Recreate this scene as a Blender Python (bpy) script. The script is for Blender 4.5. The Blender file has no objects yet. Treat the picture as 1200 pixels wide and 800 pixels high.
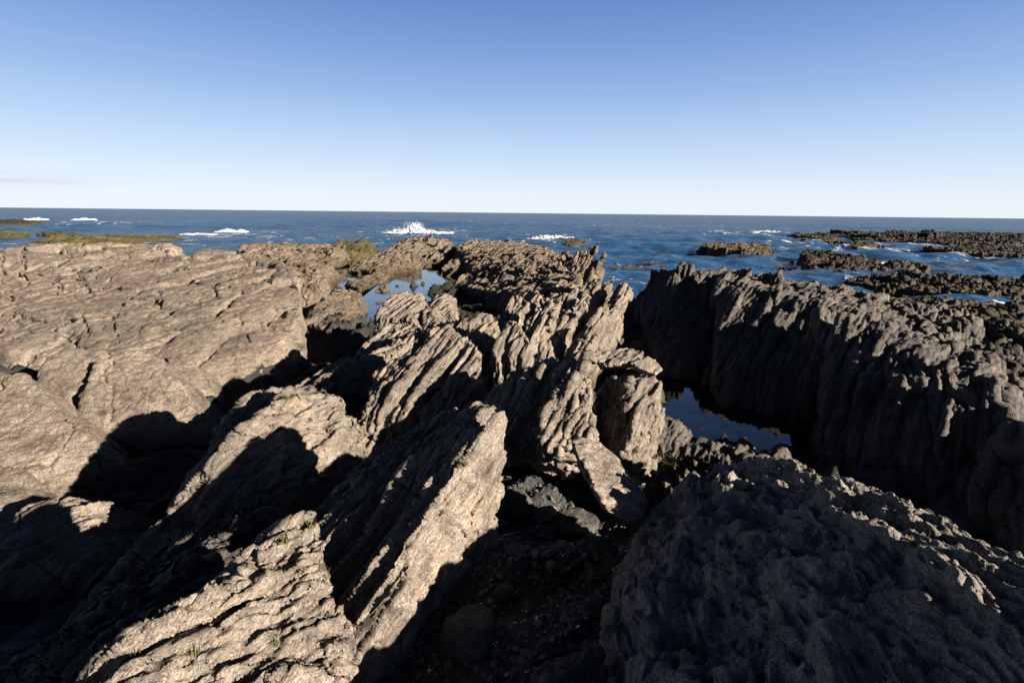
import bpy, math, random, bmesh
import numpy as np
from mathutils import Vector, Matrix, Euler

R = math.radians
sc = bpy.context.scene
C = sc.collection
rng = np.random.default_rng(7)
random.seed(11)

# ------------------------------------------------------------------ camera
CAM_Z = 3.4
PITCH = 14.1
ROLL = 0.62
cd = bpy.data.cameras.new("camera")
cam = bpy.data.objects.new("camera", cd)
C.objects.link(cam)
cd.lens = 18.0
cd.sensor_width = 36.0
cd.clip_start = 0.05
cd.clip_end = 20000
_fw = Vector((0, math.cos(R(PITCH)), -math.sin(R(PITCH))))
_up = Vector((0, math.sin(R(PITCH)), math.cos(R(PITCH))))
_rt = Vector((1, 0, 0))
# roll about the view axis: the horizon drops a little to the right
rq = Matrix.Rotation(R(-ROLL), 3, _fw)
_up = rq @ _up
_rt = rq @ _rt
m = Matrix((_rt, _up, -_fw)).transposed().to_4x4()
m.translation = Vector((0, 0, CAM_Z))
cam.matrix_world = m
sc.camera = cam


def ray(px, py):
    """direction of photo pixel (1200 x 800)"""
    return _fw + _rt * ((px - 600) / 600.0) + _up * ((400 - py) / 600.0)


def Q(px, py, y):
    """point seen at a photo pixel, y metres ahead of the viewpoint"""
    d = ray(px, py)
    t = y / d.y
    return Vector((d.x * t, y, CAM_Z + d.z * t))


def G(px, py, z):
    """point seen at a photo pixel at height z"""
    d = ray(px, py)
    t = (z - CAM_Z) / d.z
    return Vector((d.x * t, d.y * t, z))


# ------------------------------------------------------------------ light
SUN_AZ, SUN_EL = 121.0, 17.5
w = bpy.data.worlds.new("World")
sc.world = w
w.use_nodes = True
wn, wl = w.node_tree.nodes, w.node_tree.links
bg = wn['Background']
sky = wn.new('ShaderNodeTexSky')
sky.sky_type = 'NISHITA'
sky.sun_disc = False
sky.sun_elevation = R(SUN_EL)
sky.sun_rotation = R(SUN_AZ)
sky.air_density = 1.0
sky.dust_density = 0.6
sky.ozone_density = 2.0
tcw = wn.new('ShaderNodeTexCoord')
sepw = wn.new('ShaderNodeSeparateXYZ')
wl.new(tcw.outputs['Generated'], sepw.inputs[0])
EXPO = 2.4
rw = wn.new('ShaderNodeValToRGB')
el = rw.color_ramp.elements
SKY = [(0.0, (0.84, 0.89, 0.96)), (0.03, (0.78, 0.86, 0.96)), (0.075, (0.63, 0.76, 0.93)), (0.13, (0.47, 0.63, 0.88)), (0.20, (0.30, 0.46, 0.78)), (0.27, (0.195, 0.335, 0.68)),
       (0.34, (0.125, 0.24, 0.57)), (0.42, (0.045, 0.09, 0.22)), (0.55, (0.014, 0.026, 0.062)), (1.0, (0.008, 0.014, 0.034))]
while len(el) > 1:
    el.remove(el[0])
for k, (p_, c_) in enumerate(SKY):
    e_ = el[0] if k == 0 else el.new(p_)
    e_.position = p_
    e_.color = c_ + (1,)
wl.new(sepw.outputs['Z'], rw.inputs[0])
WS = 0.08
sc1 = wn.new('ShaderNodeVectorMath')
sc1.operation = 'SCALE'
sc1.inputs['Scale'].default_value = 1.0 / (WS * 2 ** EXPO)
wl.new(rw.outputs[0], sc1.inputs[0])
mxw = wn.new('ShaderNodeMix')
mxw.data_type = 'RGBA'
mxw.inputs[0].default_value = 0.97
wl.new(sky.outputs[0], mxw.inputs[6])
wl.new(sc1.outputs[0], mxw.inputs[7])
# one faint streak of thin cloud low on the left
mpw = wn.new('ShaderNodeMapping')
mpw.inputs['Scale'].default_value = (5, 5, 90)
wl.new(tcw.outputs['Generated'], mpw.inputs[0])
ncw = wn.new('ShaderNodeTexNoise')
ncw.inputs['Scale'].default_value = 1.0
ncw.inputs['Detail'].default_value = 5
wl.new(mpw.outputs[0], ncw.inputs['Vector'])


def wramp(src, stops):
    r_ = wn.new('ShaderNodeValToRGB')
    e_ = r_.color_ramp.elements
    while len(e_) > 1:
        e_.remove(e_[0])
    for k_, (p_, v_) in enumerate(stops):
        q_ = e_[0] if k_ == 0 else e_.new(p_)
        q_.position = p_
        q_.color = (v_, v_, v_, 1)
    wl.new(src, r_.inputs[0])
    return r_.outputs[0]


def wmul(a_, b_):
    n_ = wn.new('ShaderNodeMath')
    n_.operation = 'MULTIPLY'
    wl.new(a_, n_.inputs[0])
    if isinstance(b_, float):
        n_.inputs[1].default_value = b_
    else:
        wl.new(b_, n_.inputs[1])
    return n_.outputs[0]


nxw = wmul(sepw.outputs['X'], -1.0)
cmask = wmul(wmul(wramp(sepw.outputs['Z'], [(0.026, 0), (0.034, 1), (0.042, .8), (0.05, 0)]), wramp(nxw, [(0.56, 0), (0.68, 1)])), wramp(ncw.outputs['Fac'], [(0.42, 0), (0.62, 1)]))
ccw = wn.new('ShaderNodeMix')
ccw.data_type = 'RGBA'
wl.new(wmul(cmask, 0.6), ccw.inputs[0])
wl.new(mxw.outputs[2], ccw.inputs[6])
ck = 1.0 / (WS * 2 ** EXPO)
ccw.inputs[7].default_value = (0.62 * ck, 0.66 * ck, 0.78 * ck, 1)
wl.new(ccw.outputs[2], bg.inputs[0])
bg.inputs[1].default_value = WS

sd = bpy.data.lights.new("sun", 'SUN')
sd.energy = 5.0
sd.angle = R(0.5)
sd.color = (1.0, 0.86, 0.71)
so = bpy.data.objects.new("sun", sd)
C.objects.link(so)
sv = Vector((math.sin(R(SUN_AZ)) * math.cos(R(SUN_EL)), math.cos(R(SUN_AZ)) * math.cos(R(SUN_EL)), math.sin(R(SUN_EL))))
so.rotation_euler = (-sv).to_track_quat('-Z', 'Y').to_euler()
so.location = sv * 50
vs = sc.view_settings
vs.view_transform = 'Standard'
vs.look = 'None'
vs.exposure = EXPO
vs.gamma = 1.0
sc.cycles.diffuse_bounces = 1
sc.cycles.glossy_bounces = 2

# ------------------------------------------------------------------ noise
_perm = rng.permutation(4096).astype(np.int32)
_grad = rng.normal(size=(4096, 3))
_grad /= np.linalg.norm(_grad, axis=1)[:, None]
_grad = _grad.astype(np.float32)


def pn(p, seed=0):
    """gradient noise, about -0.8..0.8"""
    p = np.asarray(p, np.float32)
    i = np.floor(p).astype(np.int64)
    f = p - i
    u = f * f * f * (f * (f * 6 - 15) + 10)
    i = i + seed * 37
    out = np.zeros(len(p), np.float32)
    for dx in (0, 1):
        hx = _perm[(i[:, 0] + dx) & 4095]
        wx = u[:, 0] if dx else 1 - u[:, 0]
        for dy in (0, 1):
            hy = _perm[(hx + i[:, 1] + dy) & 4095]
            wy = wx * (u[:, 1] if dy else 1 - u[:, 1])
            for dz in (0, 1):
                h = _perm[(hy + i[:, 2] + dz) & 4095]
                g = _grad[h]
                v = g[:, 0] * (f[:, 0] - dx) + g[:, 1] * (f[:, 1] - dy) + g[:, 2] * (f[:, 2] - dz)
                out += v * wy * (u[:, 2] if dz else 1 - u[:, 2])
    return out * 1.5


def fbm(p, seed=0, octv=3, gain=0.5):
    o = 0
    a = 1.0
    for k in range(octv):
        o = o + a * pn(p * (2.03 ** k), seed + k * 5)
        a *= gain
    return o


def vor(p, seed=0):
    """angular fracture blocks: (own height, own tilt) per cell and distance to the nearest joint"""
    p = np.asarray(p, np.float32)
    i0 = np.floor(p).astype(np.int64)
    n = len(p)
    f1 = np.full(n, 9e9, np.float32)
    f2 = np.full(n, 9e9, np.float32)
    hid = np.zeros(n, np.int32)
    rel = np.zeros((n, 3), np.float32)
    for dx in (-1, 0, 1):
        for dy in (-1, 0, 1):
            for dz in (-1, 0, 1):
                c = i0 + np.array([dx, dy, dz])
                h = _perm[(_perm[(_perm[(c[:, 0] + seed * 17) & 4095] + c[:, 1]) & 4095] + c[:, 2]) & 4095]
                q = p - (c + 0.5 + 0.42 * _grad[h])
                d = (q * q).sum(1)
                m1 = d < f1
                f2 = np.where(m1, f1, np.minimum(f2, d))
                f1 = np.where(m1, d, f1)
                hid[m1] = h[m1]
                rel[m1] = q[m1]
    g = _grad[(hid * 7 + 13) & 4095]
    return g[:, 0], (g * rel).sum(1), np.sqrt(f2) - np.sqrt(f1)


def terr(x, sharp=0.18):
    """staircase: flat treads and short risers"""
    f = np.floor(x)
    r = x - f
    return f + np.clip(r / sharp, 0, 1) ** 2 * (3 - 2 * np.clip(r / sharp, 0, 1))


# ------------------------------------------------------------------ foliation frame of the schist
def frame(Lv, nv):
    L = Vector(Lv).normalized()
    n = Vector(nv)
    n = (n - L * n.dot(L)).normalized()
    mm = n.cross(L)
    return np.array([L[:], mm[:], n[:]], np.float32)


FR_MAIN = frame((0.60, 0.72, 0.70), (0.77, -0.64, 0.05))
FR_RIGHT = frame((0.50, 0.70, 0.62), (0.75, -0.55, 0.3))
FR_HUMP = frame((0.22, 0.93, 0.22), (-0.5, 0.1, 0.85))
FR_LEFT = frame((0.95, 0.30, 0.03), (-0.02, -0.22, 0.97))
FR_FAR = frame((0.45, 0.60, 0.75), (0.80, -0.60, 0.0))


# ------------------------------------------------------------------ mesh helpers
def link_mesh(name, me, mat, loc=None):
    o = bpy.data.objects.new(name, me)
    C.objects.link(o)
    if mat:
        me.materials.append(mat)
    return o


def recentre(o):
    """origin at the middle of the base"""
    me = o.data
    co = np.empty(len(me.vertices) * 3, np.float32)
    me.vertices.foreach_get('co', co)
    co = co.reshape(-1, 3)
    b = np.array([(co[:, 0].min() + co[:, 0].max()) / 2, (co[:, 1].min() + co[:, 1].max()) / 2, co[:, 2].min()])
    me.vertices.foreach_set('co', (co - b).astype(np.float32).ravel())
    o.location = b.tolist()
    me.update()
    return o


def tag(o, label=None, cat=None, group=None, kind=None):
    if label:
        o['label'] = label
    if cat:
        o['category'] = cat
    if group:
        o['group'] = group
    if kind:
        o['kind'] = kind
    return o


def hull_bm(bm, pts):
    vs_ = [bm.verts.new(p) for p in pts]
    r = bmesh.ops.convex_hull(bm, input=vs_, use_existing_faces=False)
    junk = [g for g in r['geom_interior'] + r['geom_unused'] if isinstance(g, bmesh.types.BMVert)]
    bmesh.ops.delete(bm, geom=list(set(junk)), context='VERTS')


def based(pts, zb, flare=1.06, shift=(0, 0)):
    """add a foot at height zb under a ring of top points"""
    pts = [Vector(p) for p in pts]
    c = sum(pts, Vector()) / len(pts)
    foot = []
    for p in pts:
        q = c + (p - c) * flare
        foot.append(Vector((q.x + shift[0], q.y + shift[1], zb)))
    return pts + foot


def voxmesh(hulls, vox, jit=0.0):
    me = bpy.data.meshes.new("tmp")
    bm = bmesh.new()
    for h in hulls:
        b2 = bmesh.new()
        hull_bm(b2, h)
        bmesh.ops.recalc_face_normals(b2, faces=b2.faces)
        t = bpy.data.meshes.new("t2")
        b2.to_mesh(t)
        b2.free()
        bm.from_mesh(t)
        bpy.data.meshes.remove(t)
    bm.to_mesh(me)
    bm.free()
    o = bpy.data.objects.new("tmp", me)
    C.objects.link(o)
    md = o.modifiers.new("r", 'REMESH')
    md.mode = 'VOXEL'
    md.voxel_size = vox
    dg = bpy.context.evaluated_depsgraph_get()
    dg.update()
    out = bpy.data.meshes.new_from_object(o.evaluated_get(dg))
    bpy.data.objects.remove(o)
    bpy.data.meshes.remove(me)
    return out


def get_co(me):
    co = np.empty(len(me.vertices) * 3, np.float32)
    me.vertices.foreach_get('co', co)
    return co.reshape(-1, 3)


def get_no(me):
    me.update()
    no = np.empty(len(me.vertices) * 3, np.float32)
    me.vertices.foreach_get('normal', no)
    return no.reshape(-1, 3)


def smooth(co, me, it):
    ed = np.empty(len(me.edges) * 2, np.int32)
    me.edges.foreach_get('vertices', ed)
    a, b = ed[0::2], ed[1::2]
    n = len(co)
    deg = (np.bincount(a, minlength=n) + np.bincount(b, minlength=n)).astype(np.float32)
    deg[deg == 0] = 1
    for _ in range(it):
        s = np.empty_like(co)
        for k in range(3):
            s[:, k] = np.bincount(a, weights=co[b, k], minlength=n) + np.bincount(b, weights=co[a, k], minlength=n)
        co = co * 0.4 + 0.6 * s / deg[:, None]
    return co.astype(np.float32)


NV = [0]


def rock(name, label, cat, hulls, vox, mat, fr=FR_MAIN, S=1.0, lump=0.05, flake=0.05, crack=0.04, blk=0.0, grain=0.006,
         sm=4, seed=0, group=None, kind=None, sharp=0.16, cuts=(), vr=None, ls=1.0):
    """fused rock: hulls -> voxel surface -> lumps, stepped foliation flakes, open joints, grain"""
    me = voxmesh(hulls, vox)
    co = get_co(me)
    co = smooth(co, me, sm)
    me.vertices.foreach_set('co', co.ravel())
    seed = seed * 13 + 3

    def fcoord(p, a, b, c):
        q = p @ fr.T
        return q / np.array([a * ls, b, c], np.float32)

    # big lumps and blocky steps
    no = get_no(me)
    wob = np.stack([pn(co / (0.9 * S), seed + 1), pn(co / (0.9 * S), seed + 2), pn(co / (0.9 * S), seed + 3)], 1) * 0.10 * S
    p = co + wob
    d = lump * S * fbm(co / (0.55 * S), seed + 4, 3)
    if blk:
        d += blk * S * (terr(2.6 * pn(fcoord(p, 1.1 * S, 0.45 * S, 0.30 * S), seed + 6), 0.14))
    co = co + no * d[:, None]
    me.vertices.foreach_set('co', co.ravel())
    no = get_no(me)
    p = co + wob * 0.5
    d = 0
    if vr:      # fracture blocks: (length, height, thickness, step, joint width)
        a_, b_, c_, amp, jw = vr
        pw = co + wob * .35 + 0.012 * S * np.stack([pn(co / (.09 * S), seed + 31), pn(co / (.09 * S), seed + 32), pn(co / (.09 * S), seed + 33)], 1)
        for k_, w_ in ((1.0, 1.0), (0.40, 0.26)):
            hh, tl, ed = vor(fcoord(pw, a_ * k_ ** .5, b_ * k_, c_ * k_), seed + int(k_ * 10))
            d = d + amp * w_ * (0.55 * hh + 0.9 * tl) - amp * w_ * 0.8 * np.exp(-(ed / jw) ** 2)
        co = co + no * d[:, None]
        me.vertices.foreach_set('co', co.astype(np.float32).ravel())
        no = get_no(me)
        p = co + wob * 0.5
    # flakes: stepped noise stretched along the lineation
    d = 0
    if flake:
        d = flake * S * 0.38 * (terr(3.0 * pn(fcoord(p, 0.95 * S, 0.30 * S, 0.085 * S), seed + 10), sharp))
        d = d + flake * S * 0.30 * (terr(2.6 * pn(fcoord(p, 0.48 * S, 0.11 * S, 0.034 * S), seed + 12), sharp))
        d = d + flake * S * 0.16 * terr(2.6 * pn(fcoord(p, 0.26 * S, 0.05 * S, 0.016 * S), seed + 14), .3)
    if crack:
        v = pn(fcoord(p, 1.6 * S, 0.8 * S, 0.22 * S), seed + 16)
        d = d - crack * S * np.exp(-(v / 0.05) ** 2)
        v = pn(fcoord(p, 0.45 * S, 0.9 * S, 1.3 * S), seed + 18)
        d = d - crack * 0.45 * S * np.exp(-(v / 0.025) ** 2)
    d = d + grain * S * fbm(co / (0.05 * S), seed + 20, 2)
    for (x0, y0, x1, y1, wd, dep) in cuts:      # open joints running down into the rock
        a3 = np.array(_fw[:]), np.array(_rt[:]), np.array(_up[:])
        rel = co - np.array([0, 0, CAM_Z])
        dz = rel @ a3[0]
        px = 600 + 600 * (rel @ a3[1]) / np.maximum(dz, .1)
        py = 400 - 600 * (rel @ a3[2]) / np.maximum(dz, .1)
        wx = 5 * pn(co / .25, seed + 40)
        ex, ey = x1 - x0, y1 - y0
        t = np.clip(((px - x0) * ex + (py - y0) * ey) / (ex * ex + ey * ey), 0, 1)
        dist = np.hypot(px + wx - x0 - t * ex, py + wx * .6 - y0 - t * ey)
        d = d - dep * np.exp(-(dist / (wd * (1 - .55 * t))) ** 2) * ((no * rel).sum(1) < 0)
    co = co + no * np.asarray(d)[:, None]
    me.vertices.foreach_set('co', co.astype(np.float32).ravel())
    me.update()
    me.polygons.foreach_set('use_smooth', np.ones(len(me.polygons), bool))
    o = link_mesh(name, me, mat)
    recentre(o)
    tag(o, label, cat, group, kind)
    NV[0] += len(co)
    return o


# ------------------------------------------------------------------ materials
def mat_new(name):
    mt = bpy.data.materials.new(name)
    mt.use_nodes = True
    nt = mt.node_tree
    for n in list(nt.nodes):
        nt.nodes.remove(n)
    out = nt.nodes.new('ShaderNodeOutputMaterial')
    return mt, nt, out


def nd(nt, typ, **kw):
    n = nt.nodes.new(typ)
    for k, v in kw.items():
        if k.startswith('i_'):
            n.inputs[k[2:].replace('_', ' ')].default_value = v
        elif k.startswith('n_'):
            n.inputs[int(k[2:])].default_value = v
        else:
            setattr(n, k, v)
    return n


def ramp(nt, src, stops):
    r = nt.nodes.new('ShaderNodeValToRGB')
    e = r.color_ramp.elements
    while len(e) > 1:
        e.remove(e[0])
    e[0].position = stops[0][0]
    e[0].color = stops[0][1]
    for p_, c_ in stops[1:]:
        q = e.new(p_)
        q.color = c_
    nt.links.new(src, r.inputs[0])
    return r.outputs[0]


def g3(v):
    return (v, v, v, 1)


def mixc(nt, fac, a, b, mode='MIX'):
    n = nt.nodes.new('ShaderNodeMix')
    n.data_type = 'RGBA'
    n.blend_type = mode
    if isinstance(fac, float):
        n.inputs[0].default_value = fac
    else:
        nt.links.new(fac, n.inputs[0])
    for k, v in ((6, a), (7, b)):
        if isinstance(v, tuple):
            n.inputs[k].default_value = v
        else:
            nt.links.new(v, n.inputs[k])
    return n.outputs[2]


def mth(nt, op, a, b=None, clamp=False):
    n = nt.nodes.new('ShaderNodeMath')
    n.operation = op
    n.use_clamp = clamp
    for k, v in ((0, a), (1, b)):
        if v is None:
            continue
        if isinstance(v, (int, float)):
            n.inputs[k].default_value = v
        else:
            nt.links.new(v, n.inputs[k])
    return n.outputs[0]


ALB = 0.50


def rock_mat(name, c_dark, c_mid, c_light, fr, S=1.0, bump=1.0, weed_z=None, weed=(0.030, 0.022, 0.010), algae=0.0, stretch=1.0, speck=0.5):
    c_dark, c_mid, c_light = [tuple(x * ALB for x in c[:3]) + (1,) for c in (c_dark, c_mid, c_light)]
    weed = tuple(x * .8 for x in weed)
    mt, nt, out = mat_new(name)
    tc = nd(nt, 'ShaderNodeTexCoord')
    pos = tc.outputs['Object']
    comb = nd(nt, 'ShaderNodeCombineXYZ')
    for k in range(3):
        dt = nd(nt, 'ShaderNodeVectorMath', operation='DOT_PRODUCT')
        nt.links.new(pos, dt.inputs[0])
        dt.inputs[1].default_value = [float(x) / (S * (stretch if k == 0 else 0.9 if k == 1 else 0.6)) for x in fr[k]]
        nt.links.new(dt.outputs['Value'], comb.inputs[k])
    fol = comb.outputs[0]

    def noise(vec, scale, detail=3.0, rough=0.6):
        n = nd(nt, 'ShaderNodeTexNoise')
        n.inputs['Scale'].default_value = scale
        n.inputs['Detail'].default_value = detail
        n.inputs['Roughness'].default_value = rough
        nt.links.new(vec, n.inputs['Vector'])
        return n.outputs['Fac']

    n_big = noise(pos, 1.3 / S, 4)
    n_fol = noise(fol, 16, 5, 0.65)
    n_fine = noise(fol, 48, 3, 0.6)
    n_gr = noise(pos, 120 / S, 2, 0.6)
    base = ramp(nt, n_big, [(0.30, c_dark), (0.5, c_mid), (0.70, c_light)])
    v1 = ramp(nt, n_fol, [(0.30, g3(0.42)), (0.46, g3(0.92)), (0.66, g3(1.2))])
    base = mixc(nt, 1.0, base, v1, 'MULTIPLY')
    v2 = ramp(nt, n_gr, [(0.30, g3(1 - speck)), (0.5, g3(1.0)), (0.68, g3(1 + speck))])
    base = mixc(nt, 1.0, base, v2, 'MULTIPLY')
    lich = ramp(nt, noise(pos, 5.5 / S, 4, .7), [(0.36, g3(.62)), (0.47, g3(1.0)), (0.60, g3(1.0)), (0.68, g3(1.22))])
    base = mixc(nt, 1.0, base, lich, 'MULTIPLY')
    # ochre stains
    n_st = noise(pos, 2.7 / S, 3)
    st = ramp(nt, n_st, [(0.56, g3(0)), (0.72, g3(0.4))])
    base = mixc(nt, st, base, mixc(nt, 1.0, base, (1.15, 0.86, 0.55, 1), 'MULTIPLY'))
    rough = 0.78
    geo = nd(nt, 'ShaderNodeNewGeometry')
    sx = nd(nt, 'ShaderNodeSeparateXYZ')
    nt.links.new(geo.outputs['Position'], sx.inputs[0])
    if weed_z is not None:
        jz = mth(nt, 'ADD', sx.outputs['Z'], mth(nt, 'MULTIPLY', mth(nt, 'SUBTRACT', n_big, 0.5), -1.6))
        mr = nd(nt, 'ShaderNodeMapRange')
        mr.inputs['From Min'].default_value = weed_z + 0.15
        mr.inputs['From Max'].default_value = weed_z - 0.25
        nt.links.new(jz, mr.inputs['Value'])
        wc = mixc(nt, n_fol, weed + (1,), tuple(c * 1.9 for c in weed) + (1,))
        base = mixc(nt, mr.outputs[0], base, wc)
    if algae:
        sn = nd(nt, 'ShaderNodeSeparateXYZ')
        nt.links.new(geo.outputs['Normal'], sn.inputs[0])
        up = ramp(nt, sn.outputs['Z'], [(0.45, g3(0)), (0.8, g3(1))])
        pa = ramp(nt, noise(pos, 0.9 / S, 3), [(0.5 - algae * 0.2, g3(0)), (0.62, g3(0.9))])
        base = mixc(nt, mth(nt, 'MULTIPLY', up, pa), base, mixc(nt, n_fol, (0.055, 0.046, 0.009, 1), (0.11, 0.09, 0.018, 1)))
    def steps(v, k):
        x = mth(nt, 'MULTIPLY', v, k)
        return mth(nt, 'MULTIPLY', mth(nt, 'ADD', mth(nt, 'FLOOR', x), mth(nt, 'MULTIPLY', mth(nt, 'FRACT', x), 4.0, True)), 1.0 / k)

    h1 = mth(nt, 'MULTIPLY', steps(n_fol, 11.0), 0.075 * S * bump)
    h2 = mth(nt, 'MULTIPLY', steps(n_fine, 7.0), 0.028 * S * bump)
    hsum = mth(nt, 'ADD', h1, mth(nt, 'ADD', h2, mth(nt, 'MULTIPLY', n_gr, 0.005 * bump)))
    bp = nd(nt, 'ShaderNodeBump')
    bp.inputs['Strength'].default_value = 1.0
    bp.inputs['Distance'].default_value = 1.0
    nt.links.new(hsum, bp.inputs['Height'])
    bs = nd(nt, 'ShaderNodeBsdfPrincipled')
    bs.inputs['Roughness'].default_value = rough
    bs.inputs['Specular IOR Level'].default_value = 0.25
    nt.links.new(base, bs.inputs['Base Color'])
    nt.links.new(bp.outputs[0], bs.inputs['Normal'])
    nt.links.new(bs.outputs[0], out.inputs[0])
    return mt


M_MAIN = rock_mat('schist', (0.185, 0.158, 0.132, 1), (0.270, 0.230, 0.190, 1), (0.365, 0.313, 0.255, 1), FR_MAIN, S=1.0, weed_z=0.9, stretch=4.5, speck=.28)
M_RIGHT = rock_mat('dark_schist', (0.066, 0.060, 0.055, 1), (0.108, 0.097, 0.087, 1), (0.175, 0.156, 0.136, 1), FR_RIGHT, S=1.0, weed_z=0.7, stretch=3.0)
M_HUMP = rock_mat('ribbed_schist', (0.19, 0.172, 0.156, 1), (0.29, 0.262, 0.232, 1), (0.40, 0.36, 0.31, 1), FR_HUMP, S=1.0, weed_z=0.7, stretch=4.0, speck=.3)
M_LEFT = rock_mat('granular_rock', (0.145, 0.121, 0.098, 1), (0.212, 0.177, 0.143, 1), (0.29, 0.246, 0.20, 1), FR_LEFT, S=1.3, bump=0.5, weed_z=0.7, stretch=1.3, speck=0.65)
M_FAR = rock_mat('far_schist', (0.12, 0.095, 0.070, 1), (0.19, 0.152, 0.112, 1), (0.27, 0.218, 0.162, 1), FR_FAR, S=2.2, weed_z=0.85, stretch=4.0, algae=0.0)
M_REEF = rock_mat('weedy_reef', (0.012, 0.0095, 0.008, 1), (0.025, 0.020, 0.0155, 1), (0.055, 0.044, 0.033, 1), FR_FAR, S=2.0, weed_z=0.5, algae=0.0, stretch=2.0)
M_WEED = rock_mat('yellow_weed_ledge', (0.035, 0.030, 0.016, 1), (0.07, 0.060, 0.024, 1), (0.115, 0.098, 0.034, 1), FR_FAR, S=2.0, weed_z=0.15, algae=0.12, stretch=1.6)
M_GROUND = rock_mat('gully_floor', (0.034, 0.034, 0.034, 1), (0.052, 0.052, 0.052, 1), (0.085, 0.083, 0.08, 1), FR_MAIN, S=1.0, weed_z=0.75, weed=(0.03, 0.026, 0.012), stretch=2.5)


def water_mat(name, deep, ior=1.33, scale=1.0, bump=0.25, foam=0.0, rough=0.06, spec=0.5):
    mt, nt, out = mat_new(name)
    geo = nd(nt, 'ShaderNodeNewGeometry')
    pos = geo.outputs['Position']
    hs = None
    for sc_, amp, st in ((0.3, 0.30, (0.5, 1.0, 1)), (0.9, 0.20, (0.5, 1.0, 1)), (2.4, 0.075, (0.6, 1, 1)), (6.0, 0.018, (0.8, 1, 1))):
        mp = nd(nt, 'ShaderNodeMapping')
        mp.inputs['Scale'].default_value = st
        mp.inputs['Rotation'].default_value = (0, 0, 0.25)
        nt.links.new(pos, mp.inputs[0])
        n = nd(nt, 'ShaderNodeTexNoise')
        n.inputs['Scale'].default_value = sc_ * scale
        n.inputs['Detail'].default_value = 2
        nt.links.new(mp.outputs[0], n.inputs['Vector'])
        h = mth(nt, 'MULTIPLY', n.outputs['Fac'], amp * bump / scale)
        hs = h if hs is None else mth(nt, 'ADD', hs, h)
    bp = nd(nt, 'ShaderNodeBump')
    bp.inputs['Distance'].default_value = 1.0
    nt.links.new(hs, bp.inputs['Height'])
    bs = nd(nt, 'ShaderNodeBsdfPrincipled')
    bs.inputs['IOR'].default_value = ior
    bs.inputs['Specular IOR Level'].default_value = spec
    bs.inputs['Roughness'].default_value = rough
    nt.links.new(bp.outputs[0], bs.inputs['Normal'])
    col = deep + (1,)
    if foam:
        mp = nd(nt, 'ShaderNodeMapping')
        mp.inputs['Scale'].default_value = (0.05, 0.16, 1)
        nt.links.new(pos, mp.inputs[0])
        n = nd(nt, 'ShaderNodeTexNoise')
        n.inputs['Scale'].default_value = 1.0
        n.inputs['Detail'].default_value = 8
        n.inputs['Roughness'].default_value = 0.7
        nt.links.new(mp.outputs[0], n.inputs['Vector'])
        f = ramp(nt, n.outputs['Fac'], [(0.67, g3(0)), (0.74, g3(foam))])
        col = mixc(nt, f, deep + (1,), (0.7, 0.75, 0.78, 1))
        nt.links.new(col, bs.inputs['Base Color'])
        nt.links.new(mth(nt, 'ADD', mth(nt, 'MULTIPLY', f, 0.6), rough), bs.inputs['Roughness'])
    else:
        bs.inputs['Base Color'].default_value = col
    if spec < .3:      # open sea: steep little waves keep the mean reflectance well below a flat mirror's
        df = nd(nt, 'ShaderNodeBsdfDiffuse')
        gl = nd(nt, 'ShaderNodeBsdfGlossy')
        gl.inputs['Roughness'].default_value = rough
        fr = nd(nt, 'ShaderNodeFresnel')
        fr.inputs['IOR'].default_value = 1.33
        if foam:
            nt.links.new(col, df.inputs['Color'])
        for x in (df, gl, fr):
            nt.links.new(bp.outputs[0], x.inputs['Normal'])
        ms = nd(nt, 'ShaderNodeMixShader')
        nt.links.new(mth(nt, 'MINIMUM', mth(nt, 'MULTIPLY', fr.outputs[0], .75), .36), ms.inputs[0])
        nt.links.new(df.outputs[0], ms.inputs[1])
        nt.links.new(gl.outputs[0], ms.inputs[2])
        nt.links.new(ms.outputs[0], out.inputs[0])
    else:
        nt.links.new(bs.outputs[0], out.inputs[0])
    return mt


M_SEA = water_mat('sea_water', (0.0085, 0.034, 0.078), bump=1.5, foam=0.35, rough=0.12, spec=0.2)
M_POOL = water_mat('still_water', (0.001, 0.003, 0.006), scale=3.0, bump=0.03, rough=0.02)
M_SKYPOOL = water_mat('shallow_pool_water', (0.004, 0.008, 0.012), ior=1.75, scale=3.0, bump=0.025, rough=0.02)


def simple_mat(name, col, rough=0.7, var=0.25, scale=40):
    col = tuple(c * ALB for c in col)
    mt, nt, out = mat_new(name)
    tc = nd(nt, 'ShaderNodeTexCoord')
    n = nd(nt, 'ShaderNodeTexNoise')
    n.inputs['Scale'].default_value = scale
    nt.links.new(tc.outputs['Object'], n.inputs['Vector'])
    c = mixc(nt, n.outputs['Fac'], tuple(x * (1 - var) for x in col) + (1,), tuple(min(1, x * (1 + var)) for x in col) + (1,))
    bs = nd(nt, 'ShaderNodeBsdfPrincipled')
    bs.inputs['Roughness'].default_value = rough
    nt.links.new(c, bs.inputs['Base Color'])
    nt.links.new(bs.outputs[0], out.inputs[0])
    return mt


M_FOAM = simple_mat('foam', (0.62, 0.66, 0.71), 0.9, 0.1, 3)


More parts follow.
